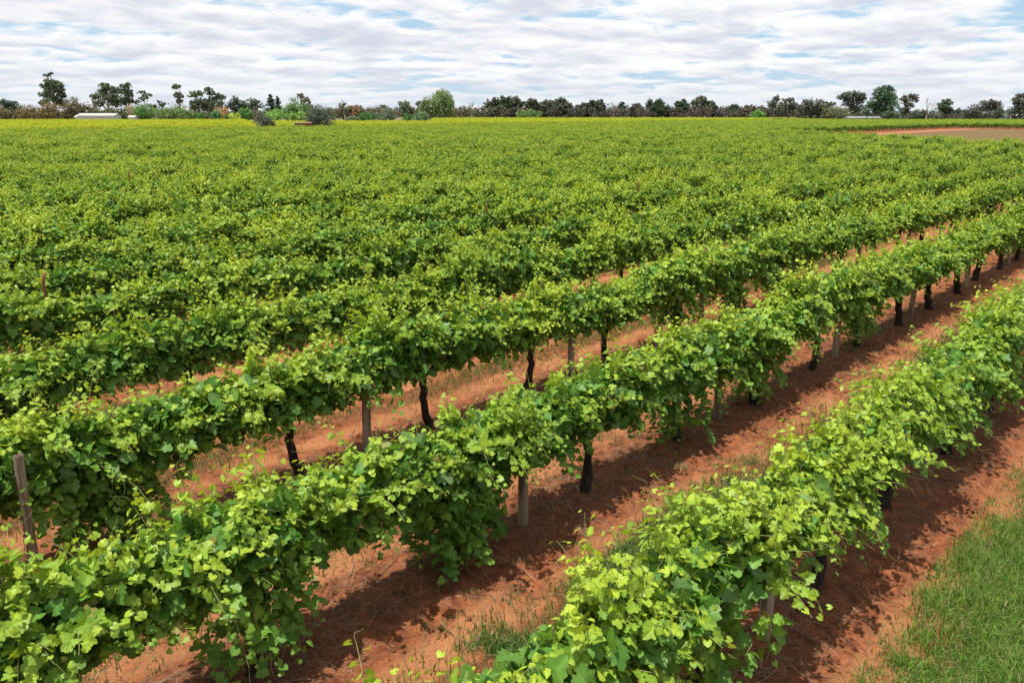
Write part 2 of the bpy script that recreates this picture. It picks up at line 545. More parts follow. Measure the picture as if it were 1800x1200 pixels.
def gen_vine(g, n_shoots=150, skirt=0.0, span=2.43, keep=1.0, big=1.0, fill=700, vigour=1.0):
    """grow shoots from the two cordon arms, all shoots at once; returns leaf arrays and the shoot lines"""
    n2 = int(46 * skirt)
    n = n_shoots + n2
    ph, amp = g.uniform(0, 6.3), g.uniform(0.16, 0.36)
    # shoots grow in bunches from the spurs, each bunch with a lean and a vigour of its own
    nc = 12
    cs = (np.arange(nc) + g.uniform(0.1, 0.9, nc)) / nc * span - span / 2
    c_side = g.choice([-1.0, 1.0], nc) * g.uniform(0.0, 0.55, nc)
    c_dx = g.normal(0, 0.22, nc)
    c_vig = g.uniform(0.62, 1.20, nc) * (1 + amp * np.sin(cs * 2.9 + ph))
    ci = g.integers(0, nc, n)
    c_tone = g.normal(0, 0.10, nc)
    s = cs[ci] + g.normal(0, 0.05, n)
    vig = c_vig[ci]
    side = g.choice([-1.0, 1.0], n)
    p = np.column_stack([s, g.normal(0, 0.07, n), 1.14 + g.normal(0, 0.08, n)])
    kind = g.choice([0, 1, 2], n, p=[0.40, 0.24, 0.36])         # upright, drooping sideways, arching
    dz = np.where(kind == 0, 1.0, np.where(kind == 1, g.uniform(-0.5, 0.1, n), g.uniform(0.6, 1.2, n)))
    dy = np.where(kind == 0, g.normal(0, 0.20, n), np.where(kind == 1, side * g.uniform(0.35, 0.85, n), side * g.uniform(0.1, 0.58, n))) + c_side[ci] * np.where(kind == 1, 0.3, 0.8)
    dx = c_dx[ci] + g.normal(0, 1, n) * np.where(kind == 0, 0.18, 0.34)
    c_up = g.uniform(0.65, 1.28, nc)
    L = vigour * vig * np.where(kind == 0, c_up[ci], 1.0) * np.where(kind == 0, g.uniform(0.45, 0.92, n), np.where(kind == 1, g.uniform(0.34, 0.72, n), g.uniform(0.52, 1.05, n)))
    grav = np.where(kind == 0, g.uniform(0.1, 0.6, n), np.where(kind == 1, g.uniform(1.2, 2.2, n), g.uniform(0.9, 2.2, n)))
    if n2:
        q = slice(n_shoots, n)
        p[q] = np.column_stack([g.normal(0, 0.24, n2), g.normal(0, 0.16, n2), g.uniform(0.5, 1.05, n2)])
        a = g.uniform(0, 6.28, n2)
        dx[q], dy[q], dz[q] = np.cos(a) * 0.5, np.sin(a) * 0.5, -0.5
        L[q], grav[q] = g.uniform(0.4, 0.85, n2), 1.5
    L = np.minimum(L, 0.98)
    d = norm(np.column_stack([dx, dy, dz]))
    step = 0.060
    cnt = np.maximum(4, (L / step).astype(int))
    alive = np.ones(n, bool)
    path = [p.copy()]
    cols = {k_: [] for k_ in ('pos', 'fwd', 'nrm', 'size', 'col')}
    ends = np.ones(n, int)

    def put(q, f, nn, sz, c):
        cols['pos'].append(q)
        cols['fwd'].append(f)
        cols['nrm'].append(nn)
        cols['size'].append(sz)
        cols['col'].append(c)

    for i in range(int(cnt.max())):
        t = np.minimum(1.0, i / (cnt - 1))
        d = norm(d + np.column_stack([g.normal(0, 0.07, n), g.normal(0, 0.07, n), -grav * step + g.normal(0, 0.05, n)]))
        p = p + d * step
        alive &= (i < cnt) & (p[:, 2] > 0.14)
        path.append(p.copy())
        ends[alive] = i + 2
        sgn = 1.0 if i % 2 else -1.0
        for r in range(3):
            pick = alive & (g.random(n) < keep)
            if r == 1:
                pick &= (t < 0.85) & (g.random(n) < 0.80)
            if r == 2:
                pick &= (t < 0.6) & (g.random(n) < 0.40)
            ii = np.nonzero(pick)[0]
            m = len(ii)
            if not m:
                continue
            hz = norm(np.column_stack([-d[ii, 1], d[ii, 0], np.zeros(m)]) + 1e-6)
            pet = norm(hz * sgn * (1 if r == 0 else -1) + np.column_stack([g.normal(0, 0.4, m), g.normal(0, 0.4, m), g.uniform(0, 0.6, m)]))
            q = p[ii] + pet * (g.uniform(0.02, 0.06, m) * (1 if r == 0 else 1.4))[:, None]
            oy = np.sign(q[:, 1]) * np.minimum(1, np.abs(q[:, 1]) * 2.0)
            outw = np.column_stack([np.zeros(m), oy, np.zeros(m)])
            f = pet * 0.8 + outw * 0.55 + np.array((0, 0, -0.45)) + g.normal(0, 0.35, (m, 3))
            nn = np.array((0, 0, 0.8)) + outw * 0.85 + g.normal(0, 0.40, (m, 3))
            tt = t[ii]
            sz = 0.145 * (1 - 0.66 * tt ** 2.2) * g.uniform(0.62, 1.16, m) * (1, 0.76, 0.62)[r] * big
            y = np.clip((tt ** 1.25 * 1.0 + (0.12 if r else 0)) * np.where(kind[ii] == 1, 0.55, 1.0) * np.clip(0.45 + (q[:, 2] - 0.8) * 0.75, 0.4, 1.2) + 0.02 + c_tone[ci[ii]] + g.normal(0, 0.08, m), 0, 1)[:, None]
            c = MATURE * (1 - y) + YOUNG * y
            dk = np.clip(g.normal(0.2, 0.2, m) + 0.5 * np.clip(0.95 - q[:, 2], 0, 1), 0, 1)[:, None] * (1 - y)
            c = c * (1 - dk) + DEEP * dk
            c = np.where(g.random(m)[:, None] < 0.004, np.array((0.26, 0.24, 0.06)), c)
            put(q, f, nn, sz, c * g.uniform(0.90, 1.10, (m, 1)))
    # older leaves filling the inside of the canopy
    m = int(fill)
    a = g.uniform(0, 6.28, m)
    rr = np.sqrt(g.random(m))
    q = np.column_stack([g.uniform(-span / 2, span / 2, m), 0.36 * rr * np.cos(a), 1.24 + 0.42 * rr * np.sin(a)])
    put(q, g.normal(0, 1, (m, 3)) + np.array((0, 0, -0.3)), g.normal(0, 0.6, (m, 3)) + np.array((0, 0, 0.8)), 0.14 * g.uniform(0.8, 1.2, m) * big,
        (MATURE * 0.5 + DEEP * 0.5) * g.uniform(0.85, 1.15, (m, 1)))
    path = np.stack(path, 1)
    lines = [path[i, :ends[i]] for i in range(n)]
    o = {k_: np.concatenate(v_) for k_, v_ in cols.items()}
    o['fwd'] = norm(o['fwd'])
    o['nrm'] = norm(o['nrm'] - o['fwd'] * np.sum(o['nrm'] * o['fwd'], axis=1, keepdims=True))
    o['tpl'] = g.integers(0, 6, len(o['pos']))
    o['lines'] = lines
    return o


def leaves_geo(geo, L, lod, sel=None, m=0):
    idx = np.arange(len(L['pos'])) if sel is None else np.asarray(sel)
    if lod == 0:        # small tip leaves need fewer points
        small = L['size'][idx] < 0.088
        leaves_geo(geo, L, 1, idx[small], m)
        idx = idx[~small]
    side = np.cross(L['nrm'], L['fwd'])
    for k in range(6):
        ii = idx[L['tpl'][idx] == k]
        if not len(ii):
            continue
        P, T = TEMPL[lod][k]
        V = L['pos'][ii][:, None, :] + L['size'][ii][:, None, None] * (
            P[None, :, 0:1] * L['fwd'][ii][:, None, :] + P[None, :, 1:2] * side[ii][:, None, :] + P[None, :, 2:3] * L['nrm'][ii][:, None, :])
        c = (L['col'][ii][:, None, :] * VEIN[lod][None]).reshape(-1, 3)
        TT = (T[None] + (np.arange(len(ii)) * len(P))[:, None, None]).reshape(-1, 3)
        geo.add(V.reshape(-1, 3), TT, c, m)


def trunk_geo(g, n=9):
    geo = Geo()
    lean, bow = g.normal(0, 0.10), g.normal(0, 0.07)
    t = np.linspace(0, 1, 11)
    P = np.column_stack([lean * (1 - t) + bow * np.sin(t * 3.1) + g.normal(0, 0.012, 11), g.normal(0, 0.05) * (1 - t) + g.normal(0, 0.012, 11), -0.12 + 1.12 * t])
    r = 0.062 + 0.035 * (1 - t) ** 3 + 0.018 * np.exp(-((t - 1) / 0.15) ** 2)
    geo.tube(P, r * g.uniform(0.85, 1.2), n, rough=0.16, rg=g)
    return geo


def cordon_geo(geo, g, s):
    t = np.linspace(0, 1, 8)
    P = np.column_stack([s * (0.02 + 1.19 * t), 0.02 * np.sin(t * 7 + g.uniform(0, 6)), 0.97 + 0.07 * np.minimum(1, t * 4) + g.normal(0, 0.012, 8)])
    geo.tube(P, 0.042 - 0.018 * t, 7, rough=0.18, rg=g)


TRUNKS, ARMS = [], []
for i in range(8):
    gi = np.random.default_rng(100 + i)
    TRUNKS.append(trunk_geo(gi).mesh('vine_trunk', [M_BARK], True))
    ga = Geo()
    cordon_geo(ga, gi, 1)
    ARMS.append(ga.mesh('cordon_arm', [M_BARK], True))


def shoots_mesh(L, stride=3, tendrils=False):
    geo = Geo()
    g = np.random.default_rng(len(L['pos']))
    for ln in L['lines']:
        if len(ln) < 4:
            continue
        P = ln[::stride]
        if len(P) < 3:
            P = ln[:3]
        geo.tube(P, np.linspace(0.0060, 0.0028, len(P)), 3, cap=False)
        if tendrils and g.random() < 0.7:       # curling tendril near the tip
            t0 = ln[-1]
            e = norm(ln[-1] - ln[-3] + g.normal(0, 0.04, 3))
            sd = norm(np.cross(e, g.normal(0, 1, 3)))
            w = np.linspace(0, 1, 6)[:, None]
            geo.tube(t0 + e * w * 0.16 + sd * 0.07 * w ** 2 + np.cross(e, sd) * 0.03 * np.sin(w * 5), np.linspace(0.002, 0.001, 6), 3, cap=False)
    return geo.mesh('green_shoots', [M_SHOOT], True)


def vine_variant(seed, lod, **kw):
    g = np.random.default_rng(seed)
    L = gen_vine(g, **kw)
    geo = Geo()
    leaves_geo(geo, L, lod)
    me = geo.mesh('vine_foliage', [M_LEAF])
    return me, L


# every vine position in the picture
def vine_positions():
    out = []
    for k in range(0, 135):
        y = ROW0 + ROWS * k
        if 176 < y < 193:
            continue
        x = POST0 - VINE_OFF - 60 * POSTS
        nx = 0
        while x < 640:
            out.append((x, y, k, nx))
            x += 2 * VINE_OFF
            nx += 1
    P = np.array(out)
    x, y = P[:, 0], P[:, 1]
    fwd, lat = x * CH + y * SH, x * SH - y * CH
    ok = (fwd > 2) & (np.abs(lat) < 0.69 * fwd + 3.5)
    ok &= (y > 76.5) | (x < 122 + np.clip((y - 30) * 0.8, 0, 34)) | (x > 288)
    px = 900 + 1456 * lat / np.maximum(fwd, 1)
    limit = np.where(px < 430, 392, np.where(px < 760, 332, 520))
    limit = np.where(px > 1470, 405, limit)
    ok &= fwd < limit
    return P[ok]


VP = vine_positions()
cx_, cy_, cz_ = project(np.column_stack([VP[:, 0], VP[:, 1], np.full(len(VP), 1.2)]))
dist = np.hypot(VP[:, 0], VP[:, 1])
in_view = ((cx_ > -0.05) & (cx_ < 1.05) & (cy_ < 0.70)) | ((dist < 14) & (cz_ > 0.5))
order = np.argsort(np.where(in_view, dist, 1e6))
n_single = min(300, int(in_view.sum()))
single = order[:n_single]
is_single = np.zeros(len(VP), bool)
is_single[single] = True

ORD = ['zeroth', 'first', 'second', 'third', 'fourth', 'fifth', 'sixth', 'seventh', 'eighth', 'ninth', 'tenth', 'eleventh', 'twelfth', 'thirteenth',
       'fourteenth', 'fifteenth', 'sixteenth', 'seventeenth', 'eighteenth', 'nineteenth', 'twentieth']
TENS = {20: 'twenty', 30: 'thirty', 40: 'forty'}


def ordinal(n):
    if n <= 20:
        return ORD[n]
    if n % 10 == 0:
        return TENS[n][:-1] + 'ieth'
    return TENS[n // 10 * 10] + '-' + ORD[n % 10]


rank = {}
for k in set(VP[single, 2].astype(int)):
    ids = [i for i in single if int(VP[i, 2]) == k]
    for r, i in enumerate(sorted(ids, key=lambda q: VP[q, 0])):
        rank[i] = r + 1

N_UNIQUE = 13       # the nearest vines have foliage of their own
NEAR = [vine_variant(200 + i, 0, n_shoots=205 if i % 3 else 188, skirt=(0.0, 0.5, 0.0, 0.0)[i % 4]) for i in range(8)]
NEAR_SH = [shoots_mesh(L, 4) for _, L in NEAR]
MIDV = [vine_variant(300 + i, 1, n_shoots=190, keep=0.80, big=1.08, fill=420, skirt=(0.5 if i % 4 == 0 else 0.0)) for i in range(8)]
MID2 = [vine_variant(400 + i, 2, n_shoots=180, keep=0.68, big=1.22, fill=300, skirt=(0.5 if i % 4 == 0 else 0.0)) for i in range(8)]

SKIRTS = {(1, 5.39): 1.5, (2, 3.0): 1.3}
near_leaves = []        # (vine object, leaf arrays, world offset) for leaves that become parts
for n_i, i in enumerate(single):
    x, y, k = float(VP[i, 0]), float(VP[i, 1]), int(VP[i, 2])
    g = np.random.default_rng(int(5000 + k * 131 + VP[i, 3]))
    d = dist[i]
    z = float(ground_z(x, y))
    v = empty('grape_vine', (x, y, z))
    sk = 0.0
    for (kk, xx), s_ in SKIRTS.items():
        if k == kk and abs(x - xx) < 1.2:
            sk = s_
    what = 'grape vine skirted to the soil' if sk else 'leafy green grape vine'
    tag(v, f"{what}, {ordinal(rank[i])} from left in the {ordinal(k + 1)} row from the grass", 'grape vine', 'grape vines trained along the trellis rows')
    tr = link('trunk', TRUNKS[int(g.integers(8))], v)
    tr.rotation_euler = (0, 0, float(g.choice([0, math.pi])) + float(g.normal(0, 0.3)))
    flip = 0.0 if g.random() < 0.5 else math.pi
    sx, sy, sz = 1.0, float(g.uniform(0.90, 1.04)) * (0.88 if k > 2 else 1.0), float(g.uniform(0.97, 1.16))
    if d < 45:
        for s_ in (0.0, math.pi):
            a = link('cordon_arm', ARMS[int(g.integers(8))], v)
            a.rotation_euler = (0, 0, s_)
    if n_i < N_UNIQUE or sk:
        L = gen_vine(np.random.default_rng(900 + n_i), n_shoots=int(g.integers(195, 215)), vigour=1.16 if (k == 1 and x < 4.5) else 1.05, skirt=sk or float(g.choice([0, 0, 0, 0.45])))
        near_leaves.append((v, L, np.array((x, y, z))))
        s_o = link('shoots', shoots_mesh(L, 2, True), v)
        tag(s_o, kind='stuff')
        continue
    if d < 24:
        j = int(g.integers(8))
        f_o = link('foliage', NEAR[j][0], v)
        s_o = link('shoots', NEAR_SH[j], v)
        s_o.rotation_euler = (0, 0, flip)
        s_o.scale = (sx, sy, sz)
        tag(s_o, kind='stuff')
    elif d < 42:
        f_o = link('foliage', MIDV[int(g.integers(8))][0], v)
    else:
        f_o = link('foliage', MID2[int(g.integers(8))][0], v)
    f_o.rotation_euler = (0, 0, flip)
    f_o.scale = (sx, sy, sz)
    tag(f_o, kind='stuff')

# the leaves of the nearest vines that show largest become parts of their own
LEAFM = []
for k in range(6):
    P, T = TEMPL[0][k]
    LEAFM.append(mesh_tris('vine_leaf', P, T, np.ones((len(P), 3)) * VEIN[0], [M_LEAF]))
cand = []
for vi, (v, L, off) in enumerate(near_leaves):
    c = L['pos'] + off + L['fwd'] * L['size'][:, None] * 0.4
    u, w, dep = project(c)
    camv = norm(np.array((0, 0, CAMH)) - c)
    facing = np.abs(np.sum(camv * L['nrm'], axis=1))
    area = (L['size'] * 1024 * F_PX / np.maximum(dep, 0.1)) * np.sqrt(facing)
    for li in range(len(c)):
        if 0 < u[li] < 1 and 0 < w[li] < 0.667:
            cand.append((int(u[li] * 170), int(w[li] * 170), dep[li], area[li], vi, li))
best = {}
for e in cand:
    key = e[:2]
    if key not in best or e[2] < best[key][2]:
        best[key] = e
vis = sorted(best.values(), key=lambda e: -e[3])
taken, per = {vi: [] for vi in range(len(near_leaves))}, 0
for e in vis:
    if per >= 1300:
        break
    if len(taken[e[4]]) < 220:
        taken[e[4]].append(e[5])
        per += 1
from mathutils import Matrix
for vi, (v, L, off) in enumerate(near_leaves):
    tk = set(taken[vi])
    rest = [q for q in range(len(L['pos'])) if q not in tk]
    geo = Geo()
    leaves_geo(geo, L, 0, rest)
    f_o = link('foliage', geo.mesh('vine_foliage', [M_LEAF]), v)
    tag(f_o, kind='stuff')
    side = np.cross(L['nrm'], L['fwd'])
    for q in taken[vi]:
        o = link('leaf', LEAFM[int(L['tpl'][q])], v)
        s = float(L['size'][q])
        a, b, c, p = L['fwd'][q] * s, side[q] * s, L['nrm'][q] * s, L['pos'][q]
        o.matrix_local = Matrix(((a[0], b[0], c[0], p[0]), (a[1], b[1], c[1], p[1]), (a[2], b[2], c[2], p[2]), (0, 0, 0, 1)))
        o.color = (*[float(t) for t in L['col'][q]], 1.0)


# the thousands of vines farther off: one mass per block, real vines set out on the same rows
def far_variant(seed, mat):
    g = np.random.default_rng(seed)
    L = gen_vine(g, n_shoots=140, keep=0.44, big=1.42, fill=120, skirt=0.2)
    geo = Geo()
    leaves_geo(geo, L, 2)
    t = np.linspace(0, 1, 3)
    geo.tube(np.column_stack([0.04 * np.sin(t * 5), 0 * t, -0.05 + 1.1 * t]), 0.07, 5, (1, 1, 1), 1)
    return geo.mesh('far_vine', [mat, M_BARK])


def scatter_group(name, coll):
    ng = bpy.data.node_groups.new(name, 'GeometryNodeTree')
    ng.interface.new_socket('Geometry', in_out='INPUT', socket_type='NodeSocketGeometry')
    ng.interface.new_socket('Geometry', in_out='OUTPUT', socket_type='NodeSocketGeometry')
    N, Lk = ng.nodes, ng.links
    gi, go = N.new('NodeGroupInput'), N.new('NodeGroupOutput')
    ci = N.new('GeometryNodeCollectionInfo')
    ci.inputs['Collection'].default_value = coll
    ci.inputs['Separate Children'].default_value = True
    ci.inputs['Reset Children'].default_value = True
    ip = N.new('GeometryNodeInstanceOnPoints')
    ip.inputs['Pick Instance'].default_value = True
    ri = N.new('FunctionNodeRandomValue')
    ri.data_type = 'INT'
    ri.inputs[4].default_value = 0
    ri.inputs[5].default_value = 99
    rs = N.new('FunctionNodeRandomValue')
    rs.data_type = 'FLOAT_VECTOR'
    rs.inputs[0].default_value = (0.98, 0.70, 0.92)
    rs.inputs[1].default_value = (1.06, 0.88, 1.18)
    rb = N.new('FunctionNodeRandomValue')
    rb.data_type = 'INT'
    rb.inputs[4].default_value = 0
    rb.inputs[5].default_value = 1
    rb.inputs['Seed'].default_value = 5
    mul = N.new('ShaderNodeMath')
    mul.operation = 'MULTIPLY'
    mul.inputs[1].default_value = math.pi
    cx = N.new('ShaderNodeCombineXYZ')
    Lk.new(rb.outputs[2], mul.inputs[0])
    Lk.new(mul.outputs[0], cx.inputs[2])
    Lk.new(gi.outputs[0], ip.inputs['Points'])
    Lk.new(ci.outputs[0], ip.inputs['Instance'])
    Lk.new(ri.outputs[2], ip.inputs['Instance Index'])
    Lk.new(cx.outputs[0], ip.inputs['Rotation'])
    Lk.new(rs.outputs[0], ip.inputs['Scale'])
    Lk.new(ip.outputs[0], go.inputs[0])
    return ng


def far_block(name, pts, mat, label, seed):
    coll = bpy.data.collections.new(name + '_source')
    for i in range(8):
        coll.objects.link(bpy.data.objects.new('far_vine', far_variant(seed + i, mat)))
    me = bpy.data.meshes.new(name)
    me.vertices.add(len(pts))
    me.vertices.foreach_set('co', np.ascontiguousarray(pts, np.float32).ravel())
    o = link(name, me)
    md = o.modifiers.new('rows', 'NODES')
    md.node_group = scatter_group(name, coll)
    tag(o, label, 'vineyard', None, 'stuff')


rest = ~is_single
jit = rng.normal(0, 0.06, (len(VP), 2))
allp = np.column_stack([VP[:, 0] + jit[:, 0], VP[:, 1] + jit[:, 1], np.zeros(len(VP))])
gone = rng.random(len(VP)) < 0.012
pale = (VP[:, 1] > 186.5)
far_block('vineyard_rows', allp[rest & ~pale & ~gone], M_LEAF, 'far vine rows of the main block merging into one green mass', 500)
far_block('pale_vineyard_rows', allp[rest & pale & ~gone], M_LEAF_FAR, 'yellow-green vine block beyond the dark lane at the back', 520)

# ------------------------------------------------------------------ posts, stakes, wires
def post_mesh(seed):
    g = np.random.default_rng(seed)
    geo = Geo()
    n = 12
    zz = np.array([-0.25, 0.0, 0.4, 0.8, 1.2, 1.485, 1.50])
    r = np.array([0.066, 0.066, 0.064, 0.063, 0.062, 0.061, 0.054])
    P = np.column_stack([g.normal(0, 0.003, 7), g.normal(0, 0.003, 7), zz])
    geo.tube(P, r, n, rough=0.05, rg=g)
    return geo.mesh('vineyard_post', [M_POST], False)


POSTM = [post_mesh(i) for i in range(5)]
M_STAPLE = M_STEEL
n_posts = {}
for k in range(0, 9):
    y = ROW0 + ROWS * k
    for j in range(-3, 12):
        x = POST0 + POSTS * j
        u, w, dp = project([(x, y, 0.9)])
        if not (-0.01 < u[0] < 1.01 and w[0] < 0.69 and dp[0] > 1) or math.hypot(x, y) > 45 or (k == 1 and j == -1):
            continue
        n_posts[k] = n_posts.get(k, 0) + 1
        if k == 2 and j == -1:
            x += 0.22
        g = np.random.default_rng(k * 77 + j + 500)
        o = link('vineyard_post', POSTM[int(g.integers(5))])
        yp = y - 0.34 if (k == 2 and j == -1) else y + float(g.normal(0, 0.02))
        o.location = (x, yp, float(ground_z(x, yp)))
        o.rotation_euler = (float(g.normal(0, 0.02)), float(g.normal(0, 0.025)), float(g.uniform(0, 6.28)))
        o.scale = (1, 1, float(g.uniform(0.97, 1.06)))
        if k == 2 and j == -1:
            o.scale = (0.8, 0.8, 1.05)
        tag(o, f"weathered round timber post, {ordinal(n_posts[k])} from left in the {ordinal(k + 1)} row from the grass", 'post', 'timber trellis posts')


def at_px(px, py, z):
    """photo pixel (1800 wide) on the level z -> world x, y"""
    dx, dy = (px - 900) / 1400, (600 - py) / 1400
    fw = math.cos(PITCH) + dy * math.sin(PITCH)
    up = dy * math.cos(PITCH) - math.sin(PITCH)
    t = (z - CAMH) / up
    return to_world(dx * t, fw * t)


STAKES = [(46, 520, 2.15, 'tall rusty steel stake rising out of the vines by the left edge'),
          (250, 335, 2.3, 'thin steel stake with bent top among the far left vines'),
          (1143, 350, 2.2, 'grey steel stake with bent top standing above the middle rows'),
          (818, 378, 2.0, 'short dark stake just showing above mid-field canopy'),
          (1408, 250, 2.4, 'thin stake near the far right end of the main block')]
for px, py, h, lab in STAKES:
    x, y = at_px(px, py, 1.65)
    y = ROW0 + ROWS * round((y - ROW0) / ROWS)
    geo = Geo()
    geo.tube([(0, 0, -0.2), (0.01, 0.0, 1.0), (-0.02, 0.01, h - 0.1), (-0.01, 0.0, h), (0.07, 0.02, h + 0.05)], 0.026, 6)
    o = link('steel_stake', geo.mesh('steel_stake', [M_RUST], True))
    o.location = (x, y, float(ground_z(x, y)))
    o.rotation_euler = (0.02, -0.03, 0.6)
    tag(o, lab, 'stake', 'steel stakes in the rows')

for k in range(0, 5):
    y = ROW0 + ROWS * k
    for hz, nm, r, lab in ((1.50, 'trellis_wire', 0.0028, 'thin steel foliage wire on post tops along the {} row from the grass'),
                           (1.05, 'cordon_wire', 0.003, 'steel cordon wire through the vine heads of the {} row from the grass')):
        xs = np.arange(-1.0, 48, POSTS / 4)
        zz = hz + 0.02 * np.cos((xs - POST0) / POSTS * 2 * np.pi) + 0.0 * xs
        geo = Geo()
        geo.tube(np.column_stack([xs, np.full(len(xs), y + 0.062), zz]), r, 5)
        tag(link(nm, geo.mesh(nm, [M_STEEL], True)), lab.format(ordinal(k + 1)), 'wire', 'trellis wires')

# ------------------------------------------------------------------ dry canes, litter and grass on the soil
def sticks(name, n, area, length, rad, cols, label, seed, lift=0.02, bend=0.25, cat='litter', along=0.0):
    g = np.random.default_rng(seed)
    x, y = area(g, n)
    n = len(x)
    L = g.uniform(length[0], length[1], n) * g.choice([1, 1, 0.6], n)
    a = g.uniform(0, 2 * np.pi, n) if not along else g.normal(0, along, n) + g.choice([0, np.pi], n)
    dx, dy = np.cos(a), np.sin(a)
    b = g.normal(0, bend, n)
    pts = []
    for t in (-0.5, 0.0, 0.5):
        bx, by = -dy * b * (t * t * 2 - 0.1), dx * b * (t * t * 2 - 0.1)
        X, Y = x + (dx * t + bx) * L, y + (dy * t + by) * L
        Z = ground_z(X, Y) + g.uniform(0.002, lift, n) * (1 + 0.8 * abs(t))
        pts.append(np.stack([X, Y, Z], -1))
    P = np.stack(pts, 1)                       # n,4,3
    r = g.uniform(rad[0], rad[1], n)
    sx, sy = -dy, dx
    ring = []
    for th in (0.5, 2.6, 4.7):
        off = np.stack([sx * np.cos(th), sy * np.cos(th), np.full(n, np.sin(th))], -1) * r[:, None]
        ring.append(P + off[:, None, :])
    V = np.stack(ring, 2).reshape(n, 9, 3)
    T = []
    for s in range(2):
        for q in range(3):
            a0, a1 = s * 3 + q, s * 3 + (q + 1) % 3
            T += [(a0, a1, a1 + 3), (a0, a1 + 3, a0 + 3)]
    T = np.array(T)
    TT = (T[None] + (np.arange(n) * 9)[:, None, None]).reshape(-1, 3)
    cols = np.array(cols)
    c = cols[g.integers(0, len(cols), n)] * g.uniform(0.7, 1.25, (n, 1))
    me = mesh_tris(name, V.reshape(-1, 3), TT, np.repeat(c, 9, axis=0), [M_TWIG])
    tag(link(name, me), label, cat, None, 'stuff')


def vis_area(rows, spread, xr):
    def f(g, n):
        k = g.choice(rows, n * 2)
        y = ROW0 + ROWS * k + g.normal(0, spread, n * 2)
        x = xr[0] + (xr[1] - xr[0]) * g.random(n * 2) ** 1.25
        u, w, d = project(np.column_stack([x, y, 0 * x]))
        keep = (u > -0.05) & (u < 1.05) & (w < 0.70) & (d > 1) & (vnoise(x * 0.7, y * 1.1) + g.random(n * 2) * 0.5 > 0.55)
        return x[keep][:n], y[keep][:n]
    return f


TW = [(0.25, 0.165, 0.105), (0.19, 0.115, 0.07), (0.31, 0.225, 0.155), (0.13, 0.075, 0.05)]
sticks('vine_prunings', 900, vis_area([0, 1, 2, 3], 0.55, (1, 26)), (0.25, 0.9), (0.0025, 0.006), TW, 'fallen dry vine canes scattered over the red soil', 21, 0.035, 0.3)
sticks('dry_litter', 19000, vis_area([0, 0, 1, 1, 2, 3], 0.42, (1, 24)), (0.06, 0.30), (0.0009, 0.0022), TW + [(0.34, 0.26, 0.16)], 'dry grass stalks and twigs matted under the vine rows', 22, 0.04, 0.5)
sticks('mid_row_straw', 3500, vis_area([-0.5, 0.5, 0.5, 1.5, 2.5], 0.5, (1, 24)), (0.05, 0.22), (0.0009, 0.002), [(0.32, 0.23, 0.13), (0.24, 0.155, 0.085)], 'pale straw scattered between the vine rows', 23, 0.03, 0.4)


def clods(n, seed):
    g = np.random.default_rng(seed)
    x, y = g.uniform(2, 20, n), ROW0 + ROWS * g.choice([-0.3, 0.0, 0.22, 0.78, 1.0, 1.22, 1.8, 2.0], n) + g.normal(0, 0.28, n)
    u, w, d = project(np.column_stack([x, y, 0 * x]))
    k = (u > -0.02) & (u < 1.02) & (w < 0.69) & (d > 1) & (vnoise(x * 1.3, y * 1.3 + 60) + g.random(n) * 0.4 > 0.6)
    x, y = x[k], y[k]
    n = len(x)
    r = 0.006 + 0.028 * g.random(n) ** 3
    O = np.array([(1, 0, 0), (0, 1, 0), (-1, 0, 0), (0, -1, 0), (0, 0, 0.7), (0, 0, -0.7)], float)
    V = O[None] * r[:, None, None] * g.uniform(0.6, 1.4, (n, 6, 1))
    a = g.uniform(0, 6.28, n)
    ca, sa = np.cos(a)[:, None], np.sin(a)[:, None]
    V = np.stack([V[..., 0] * ca - V[..., 1] * sa + x[:, None], V[..., 0] * sa + V[..., 1] * ca + y[:, None], V[..., 2] + ground_z(x, y)[:, None] + 0.2 * r[:, None]], -1)
    T = np.array([(0, 1, 4), (1, 2, 4), (2, 3, 4), (3, 0, 4), (1, 0, 5), (2, 1, 5), (3, 2, 5), (0, 3, 5)])
    TT = (T[None] + (np.arange(n) * 6)[:, None, None]).reshape(-1, 3)
    tag(link('soil_clods', mesh_tris('soil_clods', V.reshape(-1, 3), TT, None, [M_SOIL])), 'loose red soil clods and crumbs on the vineyard floor', 'soil', None, 'stuff')


clods(16000, 24)


def grass(name, x, y, h, lean, cols, label, seed, width=0.006):
    g = np.random.default_rng(seed)
    n = len(x)
    z = ground_z(x, y) - 0.01
    a = g.uniform(0, 2 * np.pi, n)
    wx, wy = np.cos(a), np.sin(a)
    b = g.uniform(0, 2 * np.pi, n)
    l = np.abs(g.normal(0, lean, n)) * h
    lx, ly = np.cos(b) * l, np.sin(b) * l
    w = width * g.uniform(0.6, 1.5, n)
    p0 = np.stack([x - wx * w, y - wy * w, z], -1)
    p1 = np.stack([x + wx * w, y + wy * w, z], -1)
    p2 = np.stack([x + lx * 0.4 + wx * w * 0.8, y + ly * 0.4 + wy * w * 0.8, z + h * 0.6], -1)
    p3 = np.stack([x + lx * 0.4 - wx * w * 0.8, y + ly * 0.4 - wy * w * 0.8, z + h * 0.6], -1)
    p4 = np.stack([x + lx, y + ly, z + h * np.sqrt(np.maximum(0.1, 1 - (l / h) ** 2 * 0.6))], -1)
    V = np.stack([p0, p1, p2, p3, p4], 1)
    T = np.array([(0, 1, 2), (0, 2, 3), (3, 2, 4)])
    TT = (T[None] + (np.arange(n) * 5)[:, None, None]).reshape(-1, 3)
    cols = np.array(cols)
    c = cols[g.integers(0, len(cols), n)] * g.uniform(0.75, 1.25, (n, 1))
    me = mesh_tris(name, V.reshape(-1, 3), TT, np.repeat(c, 5, axis=0), [M_GRASS])
    tag(link(name, me), label, 'grass', None, 'stuff')


